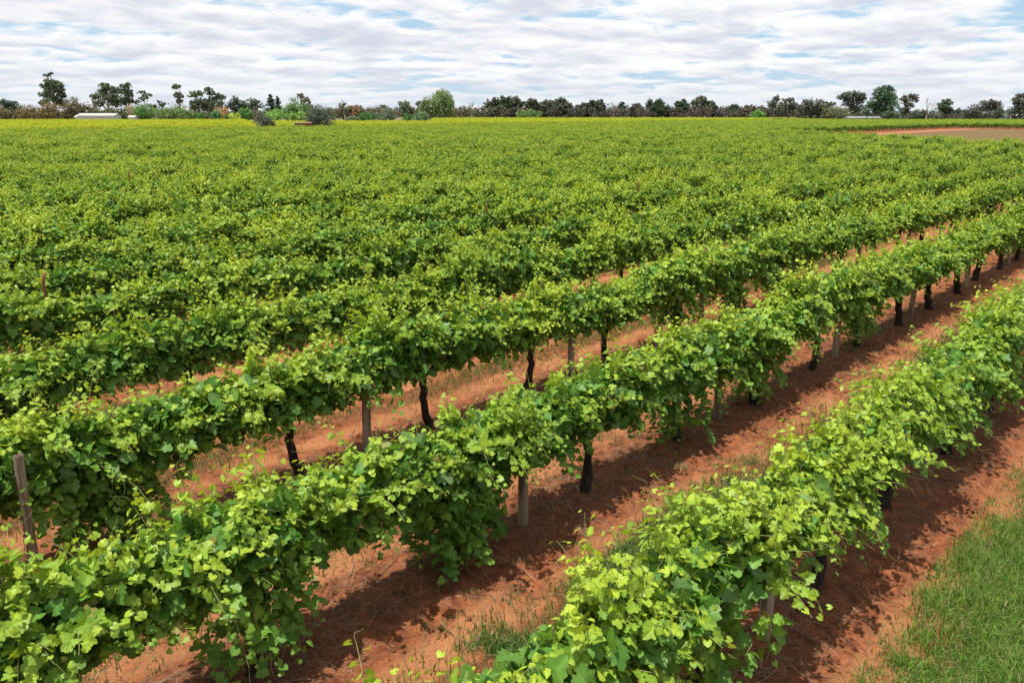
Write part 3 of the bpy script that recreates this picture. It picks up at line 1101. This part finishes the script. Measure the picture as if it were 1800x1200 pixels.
g_ = np.random.default_rng(31)
n = 500000
x, y = g_.uniform(5.0, 18.0, n), g_.uniform(-1.6, 2.0, n)
u, w, d = project(np.column_stack([x, y, 0 * x]))
edge = 1.38 + 1.0 * (vnoise(x * 0.8, y * 0.8) - 0.5) + 0.5 * (vnoise(x * 3.5, y * 3.5) - 0.5)
keep = (u > -0.02) & (u < 1.04) & (w < 0.70) & (g_.random(n) < 1 / (1 + np.exp(-(edge - y) / 0.17))) & (0.6 * vnoise(x * 1.6 + 40, y * 1.6) + 0.5 * vnoise(x * 5.1, y * 5.1 + 7) + g_.random(n) * 0.35 > 0.40)
x, y = x[keep], y[keep]
GR = [(0.08, 0.20, 0.024), (0.12, 0.26, 0.030), (0.055, 0.15, 0.024), (0.17, 0.30, 0.042), (0.18, 0.28, 0.05), (0.30, 0.26, 0.12)]
grass('verge_grass', x, y, g_.uniform(0.04, 0.20, len(x)) * (0.40 + 0.9 * vnoise(x * 2.3, y * 2.3 + 30)), 0.7, GR, 'short green grass filling the strip at bottom right corner', 32, 0.0034)
n = 95000
k = g_.choice([0.5, 0.5, 1.5, 1.5, 2.5, 3.5], n)
y = ROW0 + ROWS * k + g_.normal(0, 0.30, n)
x = -1 + 31 * g_.random(n) ** 1.15
u, w, d = project(np.column_stack([x, y, 0 * x]))
keep = (u > -0.02) & (u < 1.02) & (w < 0.70) & (d > 1) & (vnoise(x * 0.55 + 11, y * 0.9) + (g_.random(n) - 0.5) * 0.3 + 0.35 * np.exp(-((x - 6.6) / 2.2) ** 2 - ((y - 4.4) / 0.5) ** 2) > 0.33)
x, y = x[keep], y[keep]
px_, py_ = g_.uniform(4.6, 9.6, 24000), 4.50 + g_.normal(0, 0.22, 24000)
pk = vnoise(px_ * 1.5 + 3, py_ * 1.5) + (g_.random(24000) - 0.5) * 0.3 > 0.36
x, y = np.concatenate([x, px_[pk]]), np.concatenate([y, py_[pk]])
grass('mid_row_grass', x, y, g_.uniform(0.05, 0.20, len(x)), 0.7,
      [(0.075, 0.175, 0.03), (0.10, 0.21, 0.04), (0.13, 0.19, 0.05), (0.23, 0.21, 0.10), (0.06, 0.15, 0.03), (0.08, 0.18, 0.035)], 'thin grass growing along the middles between vine rows', 33, 0.0042)
n = 9000
k = g_.choice([-0.35, 0, 0.3, 0.7, 1, 1.35, 2], n)
tx, ty = g_.uniform(1, 24, n // 30), ROW0 + ROWS * g_.choice([-0.4, 0.3, 0.62, 0.7, 1.0, 1.3, 1.7], n // 30) + g_.normal(0, 0.2, n // 30)
x, y = np.repeat(tx, 30) + g_.normal(0, 0.05, n // 30 * 30), np.repeat(ty, 30) + g_.normal(0, 0.05, n // 30 * 30)
grass('weed_tufts', x, y, g_.uniform(0.03, 0.12, len(x)), 0.8, [(0.06, 0.14, 0.03), (0.12, 0.16, 0.05), (0.30, 0.25, 0.13)], 'small weed and dry grass tufts on bare soil', 34, 0.004)

# ------------------------------------------------------------------ trees, shrubs and sheds along the skyline
GUM, DARK, MALLEE, GREEN, GREY, WILLOW, YEL, RUSTY, PINE = ((0.060, 0.075, 0.040), (0.024, 0.042, 0.022), (0.120, 0.088, 0.045), (0.055, 0.125, 0.028),
                                                              (0.075, 0.095, 0.062), (0.120, 0.160, 0.065), (0.20, 0.25, 0.04), (0.25, 0.125, 0.05), (0.028, 0.04, 0.03))
TONE = 1.9
HZN, PXF = 198.0, 1456.0


def crown_leaves(geo, g, c, r, col, n_cl, leaf, per=13, m=0, hang=False):
    """leaf clumps spread through an ellipsoid c, r"""
    d = norm(g.normal(0, 1, (n_cl, 3)))
    rad = g.uniform(0.15, 1.15, (n_cl, 1)) ** 0.7
    cc = np.asarray(c) + d * rad * np.asarray(r) * 0.86
    cr = np.minimum(np.min(r) * 0.38, 1.7) * g.uniform(0.6, 1.25, n_cl)
    tone = g.uniform(0.8, 1.2, n_cl)
    q = norm(g.normal(0, 1, (n_cl, per, 3))) * g.uniform(0.3, 1.0, (n_cl, per, 1)) ** 0.5 * cr[:, None, None]
    if hang:
        q[..., 2] = q[..., 2] * 2.0 - 0.4
        q[..., :2] *= 0.55
    else:
        q[..., 2] *= 0.75
    P = (cc[:, None, :] + q).reshape(-1, 3)
    N = len(P)
    f = norm(g.normal(0, 1, (N, 3)) + np.array((0, 0, -1.6 if hang else -0.3)))
    nn = g.normal(0, 0.5, (N, 3)) + norm(q.reshape(-1, 3)) * 0.9 + np.array((0, 0, 0.5))
    nn = norm(nn - f * np.sum(f * nn, axis=1, keepdims=True))
    s = np.cross(nn, f)
    sz = leaf * 1.15 * g.uniform(0.6, 1.4, (N, 1))
    V = np.stack([P - f * sz * 0.6, P + s * sz * 0.38, P + f * sz * 0.6, P - s * sz * 0.38], 1)
    T = (np.array([(0, 1, 2), (0, 2, 3)])[None] + (np.arange(N) * 4)[:, None, None]).reshape(-1, 3)
    ct = np.repeat(np.repeat(tone, per)[:, None] * np.asarray(col)[None] * g.uniform(0.85, 1.15, (N, 1)), 4, axis=0)
    geo.add(V.reshape(-1, 3), T, ct, m)


tree_seed = [1000]
CAM_RIGHT = np.array((SH, -CH, 0.0))
CAM_FWD = np.array((CH, SH, 0.0))


def tree(name, label, dist_, blobs, col, base=None, group='trees along the skyline', leaf=0.42, dens=1.0, bark=(1, 1, 1), low=False, hang=False, cat='tree', bare=False):
    """blobs: crown masses given as photo pixels (cx, cy, rx, ry), set at a real distance with real depth"""
    tree_seed[0] += 1
    g = np.random.default_rng(tree_seed[0])
    s = dist_ / PXF
    bx = base if base is not None else float(np.mean([b[0] for b in blobs]))
    lat0 = (bx - 900) * s
    wx, wy = to_world(lat0, dist_)
    root = empty(name, (wx, wy, 0))
    tag(root, label, cat, group)
    cr, tk = Geo(), Geo()
    top = max(CAMH + (HZN - (b[1] - b[3])) * s for b in blobs)
    r0 = (0.02 * top + 0.08) * (0.7 if low else 1.0)
    zs = [CAMH + (HZN - b[1]) * s for b in blobs]
    fork = 0.30 * max(zs) if not low else 0.12 * max(zs)
    t = np.linspace(0, 1, 5)
    tk.tube(np.column_stack([0.15 * np.sin(t * 3), 0 * t, -0.3 + (fork + 0.3) * t]), r0 * (1.25 - 0.4 * t), 7, bark)
    for b, zc in zip(blobs, zs):
        lat = (b[0] - bx) * s
        dep = g.normal(0, 0.25) * b[2] * s
        c = CAM_RIGHT * lat + CAM_FWD * dep + np.array((0, 0, zc))
        r = np.array((b[2] * s, b[2] * s, b[3] * s)) * 1.14
        if low:      # crown reaches the ground
            lo = 0.15
            hi = zc + r[2]
            c[2], r[2] = (hi + lo) / 2, (hi - lo) / 2
        n_cl = int(max(7, dens * (b[2] * b[3] * 0.55 + 8) * (1.5 if low else 1)))
        n_cl = min(n_cl, 115)
        if not bare:
            crown_leaves(cr, g, c, r, np.array(col) * TONE * g.uniform(0.9, 1.12), n_cl, leaf * dist_ / 320, hang=hang)
        p0 = np.array((0.0, 0, fork * 0.92))
        midp = p0 * 0.45 + c * 0.55 + np.array((*g.normal(0, 0.06 * top, 2), 0.04 * top))
        q = np.linspace(0, 1, 6)[:, None]
        path = (1 - q) ** 2 * p0 + 2 * q * (1 - q) * midp + q ** 2 * (c + np.array((0, 0, 0.3 * r[2])))
        tk.tube(path, np.linspace(r0 * 0.6, r0 * 0.12, 6), 5, bark)
        for _ in range(7 if bare else 3):
            e = c + g.normal(0, 0.55, 3) * r + np.array((0, 0, 0.2 * r[2]))
            st = path[int(g.integers(2, 5))]
            tk.tube([st, (st + e) / 2 + g.normal(0, 0.06, 3) * r, e], [r0 * 0.26, r0 * 0.16, r0 * 0.06], 4, bark)
    link('trunk', tk.mesh('tree_trunk', [M_TBARK], True), root)
    if not bare:
        link('crown', cr.mesh('tree_crown', [M_TREE]), root)
    return root


PALE = (1.5, 1.4, 1.3)
D1, D2 = 440, 545
# left group, round the white shed
tree('pine_tree', 'dense dark green tree at the far left edge of the skyline', D1, [(17, 186, 14, 9), (30, 195, 12, 10), (8, 182, 9, 6)], DARK)
tree('mallee_tree', 'low brown mallee tree cut by the left picture edge', D1 - 8, [(4, 197, 16, 11)], MALLEE, low=True, group='brown mallee trees')
tree('mallee_tree', 'low brown mallee tree between dark left tree and tall layered gum', D1 - 4, [(52, 196, 20, 11), (38, 199, 9, 8)], MALLEE, low=True, group='brown mallee trees')
tree('gum_tree', 'tallest gum tree with layered grey-green crown above the white shed', D1 + 15,
     [(99, 133, 6, 2), (92, 136, 5, 2), (100, 148, 15, 6), (86, 154, 10, 5), (113, 155, 9, 8), (98, 160, 16, 7), (82, 168, 10, 5), (115, 168, 8, 6), (97, 174, 18, 7), (80, 182, 9, 5), (112, 182, 10, 6)], GUM, base=98, dens=1.3, bark=PALE)
tree('mallee_tree', 'brown shrubby tree under the tallest gum', D1 - 6, [(92, 192, 17, 11), (82, 199, 12, 8)], MALLEE, low=True, group='brown mallee trees')
tree('mallee_tree', 'peaked olive-brown tree just left of the white shed', D1 - 2, [(133, 180, 12, 9), (122, 190, 12, 9), (142, 190, 12, 10)], (0.10, 0.085, 0.045), low=True, group='brown mallee trees')
tree('gum_tree', 'wide two-lobed gum tree standing behind the white shed roof', D1 + 20, [(192, 153, 10, 5), (203, 160, 10, 6), (186, 162, 8, 6), (172, 170, 9, 6), (195, 172, 20, 9), (205, 180, 12, 8), (180, 182, 12, 6)], GUM, base=190, bark=PALE, dens=1.2)
tree('gum_tree', 'narrow dark gum tree right of the wide gum behind shed', D1 + 18, [(227, 153, 10, 5), (222, 162, 13, 6), (231, 168, 8, 7), (225, 178, 9, 8)], (0.045, 0.06, 0.032), base=224, bark=PALE, dens=1.2)
tree('gum_tree', 'sparse leaning gum with flat open crown', D1 + 22, [(252, 164, 9, 3), (264, 169, 9, 4), (256, 174, 10, 4), (240, 180, 9, 5)], GUM, base=256, bark=PALE, dens=0.8)
tree('shrub_tree', 'low brown-green trees behind shed roof end', D1 + 4, [(165, 190, 14, 8), (196, 192, 12, 7)], (0.085, 0.08, 0.04), low=True)
tree('shrub_tree', 'small dark bush against the right end of the white shed', D1 - 20, [(216, 200, 10, 6)], (0.045, 0.07, 0.03), low=True, cat='bush')
tree('shrub_tree', 'pale dry brown bush behind the bright round tree', D1 - 4, [(232, 192, 12, 8)], (0.16, 0.13, 0.075), low=True, cat='bush')
tree('orchard_tree', 'round bright green tree right of the white shed', D1 - 25, [(254, 194, 16, 12), (246, 198, 10, 8)], GREEN, low=True, dens=1.3)
tree('shrub', 'broad olive green shrub mound left of the lollipop gum', D1 - 40, [(306, 196, 32, 13), (288, 202, 18, 9), (325, 200, 16, 10)], (0.075, 0.115, 0.04), low=True, cat='bush')
tree('shrub_tree', 'small dark tree above the olive shrub mound', D1 + 10, [(287, 185, 6, 5), (282, 180, 3, 2), (270, 190, 8, 5)], DARK)
tree('gum_tree', 'lollipop gum with bare trunk between two round leaf tufts', D1 + 12, [(317, 154, 9, 3.4), (313, 157, 6, 2), (318, 170, 8, 5), (317, 179, 6, 4)], (0.05, 0.06, 0.035), base=317, bark=PALE, dens=1.4)
tree('gum_tree', 'umbrella-topped gum right of the lollipop gum', D1 + 14, [(349, 166, 13, 5), (345, 170, 9, 3), (356, 182, 12, 8), (342, 186, 10, 8)], GUM, base=350, bark=PALE, dens=1.3)
tree('gum_tree', 'taller twin-headed gum with dark lower crown at left of centre', D1 + 16, [(370, 160, 7, 4), (374, 166, 8, 4), (386, 172, 10, 6), (373, 178, 12, 6), (385, 186, 14, 8), (362, 188, 14, 9)], (0.05, 0.062, 0.035), base=376, bark=PALE, dens=1.2)
tree('shrub', 'rusty orange-brown shrub below the twin-headed gum', D1 - 15, [(390, 194, 12, 6)], RUSTY, low=True, cat='bush')
for px, py, rx, ry, cc, lab in [(352, 204, 8, 6, GREEN, 'small green bush left of the rusty shrub'), (379, 201, 8, 8, (0.035, 0.11, 0.028), 'dense dark green bush in front of rusty shrub'),
                                (413, 203, 12, 5, YEL, 'yellow-green bush right of the rusty shrub'), (431, 198, 10, 10, GREEN, 'bright green bush below the dark pyramid tree'),
                                (400, 206, 9, 4, GREEN, 'lowest green bush beside the yellow-green bush')]:
    tree('bush', lab, D1 - 35, [(px, py, rx, ry)], cc, low=True, cat='bush', group='garden bushes by the shed')
tree('shrub_tree', 'dark pyramid shaped tree left of the two conifers', D1 + 5, [(418, 178, 8, 7), (412, 188, 12, 8), (427, 186, 10, 8)], DARK)
tree('gum_tree', 'thin grey open-crowned tree before the two conifers', D1 + 18, [(446, 180, 12, 6), (452, 187, 12, 7), (440, 190, 9, 6)], GREY, bark=PALE, dens=0.8)
tree('conifer_tree', 'taller of two dark conifers left of centre', D1 + 15, [(478, 171, 3, 4), (478, 177, 6, 4), (478, 184, 8, 5), (478, 192, 10, 5)], PINE, base=478, dens=1.6)
tree('conifer_tree', 'shorter of two dark conifers left of centre', D1 + 12, [(490, 175, 3, 4), (490, 182, 5, 4), (490, 190, 7, 5)], PINE, base=490, dens=1.6)
tree('orchard_tree', 'large round green tree right of the two conifers', D1 - 12, [(521, 184, 20, 10), (512, 192, 16, 9), (534, 192, 14, 10)], (0.065, 0.115, 0.035), low=True, dens=1.2)
tree('gum_tree', 'brownish gum poking up behind large round green tree', D1 + 10, [(531, 170, 6, 4), (538, 178, 9, 6), (544, 188, 8, 6)], (0.085, 0.075, 0.045), base=536, bark=PALE)
for px, py, rx, ry, cc, lab in [(484, 201, 18, 8, (0.09, 0.17, 0.035), 'bright green shrub below the two conifers'), (521, 202, 17, 6, (0.10, 0.18, 0.035), 'light green shrub below the large round tree')]:
    tree('bush', lab, D1 - 40, [(px, py, rx, ry)], cc, low=True, cat='bush', group='garden bushes by the shed')
OL = (0.050, 0.066, 0.048)
tree('olive_tree', 'smaller dark grey-green olive bush beside the vine lane', 207, [(461, 209, 16, 9), (470, 212, 9, 6)], OL, low=True, dens=1.8, cat='bush')
tree('olive_tree', 'large round dark grey-green olive tree beside the vine lane', 219, [(552, 203, 16, 12), (570, 199, 18, 12), (560, 192, 14, 8)], OL, low=True, dens=1.8)
# middle
for px, py, rx, ry, cc, dd, lab in [(620, 209, 12, 5, GREY, 346, 'low grey-green shrub right of the large olive tree'), (645, 204, 15, 7, (0.035, 0.095, 0.025), 348, 'dense dark green shrub left of the grey mound'),
                                    (676, 201, 21, 10, GREY, 350, 'wide grey-green mound shrub at centre left'), (716, 206, 8, 6, (0.05, 0.11, 0.03), 352, 'small green shrub left of the willow'),
                                    (741, 204, 15, 7, (0.075, 0.12, 0.05), 352, 'broad green shrub at the foot of the willow')]:
    tree('bush', lab, dd, [(px, py, rx, ry)], cc, low=True, cat='bush', group='shrubs along the lane', dens=1.4)
tree('willow_tree', 'tall weeping willow standing alone near the centre', 500, [(778, 170, 15, 9), (772, 182, 18, 12), (788, 184, 12, 14), (779, 196, 16, 10)], WILLOW, low=False, hang=True, dens=1.9, base=779)
tree('willow_tree', 'shorter pale willow leaning against the tall one', 502, [(753, 184, 12, 9), (748, 194, 14, 9), (762, 190, 10, 12)], (0.13, 0.155, 0.075), hang=True, dens=1.4, base=755)
for px, py, rx, ry, cc, lab in [(602, 186, 7, 6, GREY, 'small grey tree above the brown scrub right of olive'), (625, 190, 14, 6, (0.15, 0.095, 0.05), 'reddish brown mallee crown right of the olive tree'),
                                (712, 184, 11, 6, GREY, 'grey domed tree left of the willows'), (740, 184, 9, 5, (0.06, 0.062, 0.045), 'dark small crown just left of the pale willow'),
                                (674, 188, 6, 3, GREY, 'tiny grey crown above the centre-left scrub')]:
    tree('scrub_tree', lab, D2, [(px, py, rx, ry), (px + 3, py + 8, rx, 6)], cc, group='scrub trees on the skyline')
tree('dead_tree', 'small bare twiggy tree right of the willow', 530, [(832, 181, 10, 8), (826, 184, 8, 6)], GREY, bare=True, bark=(1.9, 1.7, 1.5))
GROVE = [(868, 181, 14, 7), (888, 178, 17, 7), (908, 178, 9, 7), (935, 180, 11, 5), (962, 182, 14, 6), (985, 181, 14, 7), (999, 186, 7, 6), (1028, 186, 13, 5), (1041, 182, 8, 5), (1054, 181, 7, 6),
         (1092, 185, 5, 5), (1118, 188, 10, 5), (1142, 182, 6, 8), (1158, 184, 13, 8), (1197, 182, 11, 6), (1232, 178, 14, 7), (1246, 184, 12, 6), (1290, 188, 10, 4), (1318, 190, 12, 5), (1338, 192, 10, 5)]
WH = ['dark rounded grove tree just right of the bare twiggy tree', 'broad dark tree topping the hump right of the willow', 'dark tree ending the hump right of the willow',
      'low grey-brown crown in the first gap of the central grove', 'dark spreading tree at centre of the skyline', 'dark lumpy tree just right of the skyline centre', 'drooping edge tree before the notch right of centre',
      'low dark tree after the notch right of centre', 'dark tree with a flat crown above brown scrub', 'small pointed dark tree above brown scrub', 'tiny thin dark tree standing alone above the scrub',
      'low brownish crown right of the tiny thin tree', 'slim upright grey tree beside a grey dome', 'grey domed tree right of the slim upright one', 'dark pointed crown left of the broad spreading crown',
      'broad grey-green crown spreading above the right-centre scrub', 'sloping dark tree under the broad grey-green crown', 'small low crown right of the sloping dark tree', 'low dark crown left of the bright green bush',
      'low dark crown behind the bright green bush']
for (px, py, rx, ry), lab in zip(GROVE, WH):
    cc = [DARK, (0.045, 0.05, 0.035), (0.055, 0.06, 0.045)][(px * 7) % 3]
    tree('grove_tree', lab, D2 + (px * 13) % 25, [(px, py, rx * 0.8, ry), (px + 2, py + 8, rx * 1.15, 7), (px - 0.7 * rx, py + 4, rx * 0.6, 5), (px + 0.8 * rx, py + 5, rx * 0.6, 4), (px, py + 15, rx, 6)], cc, group='dark trees above the central scrub', leaf=0.5, dens=1.3)
for px, py, rx, ry, cc, lab in [(930, 200, 22, 7, (0.07, 0.12, 0.035), 'olive green shrub before the scrub at centre'), (1334, 199, 14, 6, (0.06, 0.14, 0.03), 'bright green bush before the right-hand scrub')]:
    tree('bush', lab, 528, [(px, py, rx, ry)], cc, low=True, cat='bush', group='shrubs before the scrub')
# right group
RB = 432
tree('gum_tree', 'slim gum at the left end of the right-hand trees', RB, [(1362, 175, 6, 5), (1358, 184, 9, 7), (1366, 194, 11, 8)], (0.05, 0.055, 0.04), base=1361, bark=PALE)
tree('gum_tree', 'open gum with see-through crown left of the round dome', RB + 5, [(1386, 178, 13, 5), (1376, 186, 9, 7), (1394, 188, 9, 8), (1386, 197, 14, 8)], (0.06, 0.06, 0.042), base=1386, bark=PALE)
tree('dome_tree', 'dark round dome-shaped tree in the right-hand group', RB, [(1427, 184, 20, 9), (1418, 194, 16, 10), (1438, 194, 14, 10)], (0.05, 0.052, 0.038), dens=1.4, base=1427)
tree('shrub_tree', 'wide flat olive-brown tree below the broad right gum', RB - 8, [(1472, 194, 22, 8), (1458, 192, 12, 7)], (0.075, 0.078, 0.035), low=True)
tree('scrub_tree', 'small dark crown between dome tree and broad gum', RB + 30, [(1460, 183, 9, 4), (1452, 187, 6, 4)], DARK)
tree('gum_tree', 'broad dark gum with arched crown left of the tallest right tree', RB + 5, [(1497, 168, 18, 6), (1481, 173, 11, 6), (1512, 174, 10, 7), (1497, 181, 15, 8), (1505, 192, 12, 8)], (0.042, 0.048, 0.035), base=1499, bark=PALE, dens=1.3)
tree('big_tree', 'tallest dark green leafy tree on the right skyline', RB - 5, [(1553, 160, 16, 7), (1545, 170, 19, 9), (1562, 174, 13, 9), (1534, 184, 12, 9), (1556, 186, 18, 12), (1548, 196, 18, 10)], (0.030, 0.062, 0.028), base=1551, dens=1.7)
tree('gum_tree', 'open gum with leaf tufts right of the tallest dark tree', RB, [(1600, 171, 10, 5), (1586, 175, 8, 6), (1607, 176, 7, 4), (1592, 184, 12, 6), (1588, 195, 9, 8)], (0.06, 0.056, 0.042), base=1590, bark=PALE, dens=1.1)
tree('shrub', 'dark low shrub at the foot of the tallest right tree', RB - 15, [(1566, 201, 18, 6), (1524, 196, 9, 9)], (0.04, 0.06, 0.03), low=True, cat='bush')
tree('shrub', 'low grey-green shrub left of the leafless tree', RB + 10, [(1612, 200, 17, 6), (1622, 196, 8, 5)], (0.05, 0.06, 0.045), low=True, cat='bush')
tree('dead_tree', 'leafless pale tree with forked bare branches at right', RB + 5, [(1626, 176, 5, 9), (1638, 184, 9, 7), (1632, 182, 7, 8)], GREY, bare=True, bark=(2.3, 2.0, 1.9), base=1629)
tree('shrub_tree', 'upright dark green tree right of the leafless tree', RB, [(1663, 181, 9, 6), (1655, 189, 10, 8), (1666, 195, 9, 7)], (0.04, 0.06, 0.036), base=1658, dens=1.3)
tree('shrub_tree', 'low dark trees between upright tree and right grove', RB + 40, [(1682, 196, 12, 5), (1692, 197, 9, 4)], DARK)
tree('dome_tree', 'dark dome crowned tree in the grove near right edge', RB, [(1738, 182, 16, 6), (1728, 190, 12, 8), (1748, 190, 11, 8)], (0.045, 0.045, 0.035), dens=1.4)
tree('grove_tree', 'low dark tree on the left flank of the right grove', RB - 5, [(1712, 192, 14, 8), (1704, 198, 12, 7)], (0.05, 0.05, 0.04), low=True)
tree('grove_tree', 'low dark tree on the right flank of the right grove', RB - 8, [(1758, 197, 12, 8), (1742, 202, 12, 7)], (0.042, 0.05, 0.036), low=True)
tree('gum_tree', 'gum tree cut by the right picture edge', RB - 20, [(1796, 170, 12, 6), (1784, 178, 11, 7), (1798, 186, 12, 9), (1786, 196, 14, 10)], (0.045, 0.05, 0.038), base=1794, bark=PALE, dens=1.3)


def scrub_band(name, x0, x1, d0, d1, ytop, cols, label, seed, n, leaf=0.6, ground_to=0.3, n_in=34):
    g = np.random.default_rng(seed)
    geo = Geo()
    for i in range(n):
        px = x0 + (x1 - x0) * (i + g.random()) / n
        dd = g.uniform(d0, d1)
        s = dd / PXF
        yt = ytop + g.normal(0, 2.4)
        top = max(1.5, CAMH + (HZN - yt) * s)
        rx = g.uniform(7, 15) * s
        wx, wy = to_world((px - 900) * s, dd)
        c = np.array(cols[int(g.integers(len(cols)))]) * TONE * g.uniform(0.8, 1.2)
        crown_leaves(geo, g, (wx, wy, (top + ground_to) / 2), np.array((rx, rx, (top - ground_to) / 2)), c, n_in, leaf)
    tag(link(name, geo.mesh(name, [M_TREE])), label, 'scrub', None, 'stuff')


BR = [(0.088, 0.062, 0.040), (0.075, 0.068, 0.040), (0.062, 0.062, 0.042), (0.085, 0.07, 0.042), (0.058, 0.066, 0.042)]
DK = [(0.058, 0.047, 0.040), (0.045, 0.045, 0.038), (0.068, 0.052, 0.040), (0.05, 0.052, 0.042)]
scrub_band('mallee_scrub', 575, 960, 540, 575, 187, BR, 'continuous reddish brown mallee scrub behind the centre of the vineyard', 61, 85)
scrub_band('dark_scrub', 930, 1420, 540, 575, 187, DK, 'continuous dark brown scrub behind the right half of the vineyard', 62, 110)
scrub_band('hedge_scrub', -20, 580, 462, 490, 192, [(0.075, 0.078, 0.042), (0.065, 0.082, 0.042), (0.055, 0.07, 0.038)], 'low mixed scrub behind the left trees and shed', 63, 90)
scrub_band('right_scrub', 1400, 1830, 460, 490, 200, DK + [(0.05, 0.055, 0.035)], 'low dark scrub behind the right-hand trees', 64, 60)
scrub_band('far_woodland', -60, 1860, 900, 1000, 196.5, [(0.06, 0.07, 0.06), (0.07, 0.075, 0.06)], 'distant low woodland closing the horizon', 65, 150, 1.3, n_in=16)


# buildings
M_WALL = plain_mat('white_cladding', (0.42, 0.43, 0.43), (0.52, 0.52, 0.51), 1.5, 0.6, 0.1)
M_ROOF = plain_mat('pale_roof_sheet', (0.42, 0.40, 0.37), (0.52, 0.50, 0.47), 1.0, 0.5, 0.1)
M_GLASS = plain_mat('dark_window', (0.03, 0.035, 0.04), (0.05, 0.055, 0.06), 2, 0.15, 0, spec=0.6)
M_BRICK = plain_mat('brown_shed_boards', (0.13, 0.075, 0.05), (0.24, 0.15, 0.10), 4, 0.85, 0.3, 20, (0.2, 1, 1))


M_GREYROOF = plain_mat('grey_roof', (0.20, 0.20, 0.195), (0.28, 0.275, 0.27), 1, 0.6, 0.1)


def house(name, label, px0, px1, dist_, ridge_y, eave_y, depth, cat='shed', mw=None, mr=None, door=True, turn=0.0):
    s = dist_ / PXF
    w = (px1 - px0) * s
    zr, ze = CAMH + (HZN - ridge_y) * s, CAMH + (HZN - eave_y) * s
    wx, wy = to_world(((px0 + px1) / 2 - 900) * s, dist_)
    root = empty(name, (wx, wy, 0), HEAD - R(90) + turn)
    tag(root, label, cat)
    wl = Geo()
    h = depth / 2
    wl.box((-w / 2, -h, -0.1), (w / 2, h, ze))
    for sx in (-1, 1):     # gable ends
        wl.add([(sx * w / 2, -h, ze), (sx * w / 2, h, ze), (sx * w / 2, 0, zr - 0.05)], [(0, 1, 2)])
    link('wall', wl.mesh('wall', [mw or M_WALL]), root)
    for sy in (-1, 1):
        rf = Geo()
        o, th = 0.35, 0.09
        y0, y1 = sy * (h + o), 0.0
        zl = ze - (zr - ze) * o / h
        V = [(-w / 2 - o, y0, zl + 0.02), (w / 2 + o, y0, zl + 0.02), (w / 2 + o, y1, zr + 0.02), (-w / 2 - o, y1, zr + 0.02)]
        V += [(a, b, c + th) for a, b, c in V]
        rf.add(V, [(0, 2, 1), (0, 3, 2), (4, 5, 6), (4, 6, 7), (0, 1, 5), (0, 5, 4), (1, 2, 6), (1, 6, 5), (2, 3, 7), (2, 7, 6), (3, 0, 4), (3, 4, 7)])
        link('roof_sheet', rf.mesh('roof_sheet', [mr or M_ROOF]), root)
    if door:
        for k, fx in enumerate((-0.32, -0.05, 0.25)):
            wd = Geo()
            wd.box((fx * w - 0.7, -h - 0.04, ze * 0.45), (fx * w + 0.7, -h + 0.05, ze * 0.45 + 1.1))
            link('window', wd.mesh('window', [M_GLASS]), root)
        dr = Geo()
        dr.box((0.38 * w - 0.5, -h - 0.05, 0.0), (0.38 * w + 0.5, -h + 0.05, 2.1))
        link('door', dr.mesh('door', [M_BRICK]), root)
    return root


hs = house('farm_shed', 'long white shed with pale low gable roof among the left trees', 143, 205, 402, 199.8, 203.2, 9.0, turn=R(4), door=False)
v = Geo()
v.tube([(-5.5, 0, 4.9), (-5.5, 0, 6.0)], 0.22, 8)
v.tube([(-5.5, 0, 6.0), (-5.5, 0, 6.4)], [0.34, 0.1], 8)
link('roof_vent', v.mesh('roof_vent', [M_ROOF], True), hs)
house('lean_to_shed', 'tiny pale lean-to at the left end of the white shed', 134, 141, 405, 203, 205.5, 4.0, door=False)
house('small_shed', 'tiny pale roof right of the white shed behind the vines', 228, 238, 408, 203.5, 206, 4.0, door=False)
house('farm_house', 'pale low roof beneath the broad right gum tree', 1488, 1522, 414, 205.0, 207.0, 8.0, 'house', mr=M_GREYROOF)
house('farm_house', 'small pale roof beneath the tallest right tree', 1524, 1544, 412, 205.2, 207.0, 6.0, 'house', mr=M_GREYROOF)
house('farm_house', 'white house wall glimpsed below gum at right edge', 1764, 1792, 470, 200.0, 203.0, 7.0, 'house', turn=R(-6))
house('farm_house', 'small grey roof left of the white house at right', 1738, 1757, 470, 201.5, 204.0, 6.0, 'house', door=False)
house('pump_shed', 'low brown timber pump shed beside the large olive tree', 519, 546, 214, 215.0, 216.2, 3.0, 'shed', mw=M_BRICK, mr=M_BRICK, door=False)
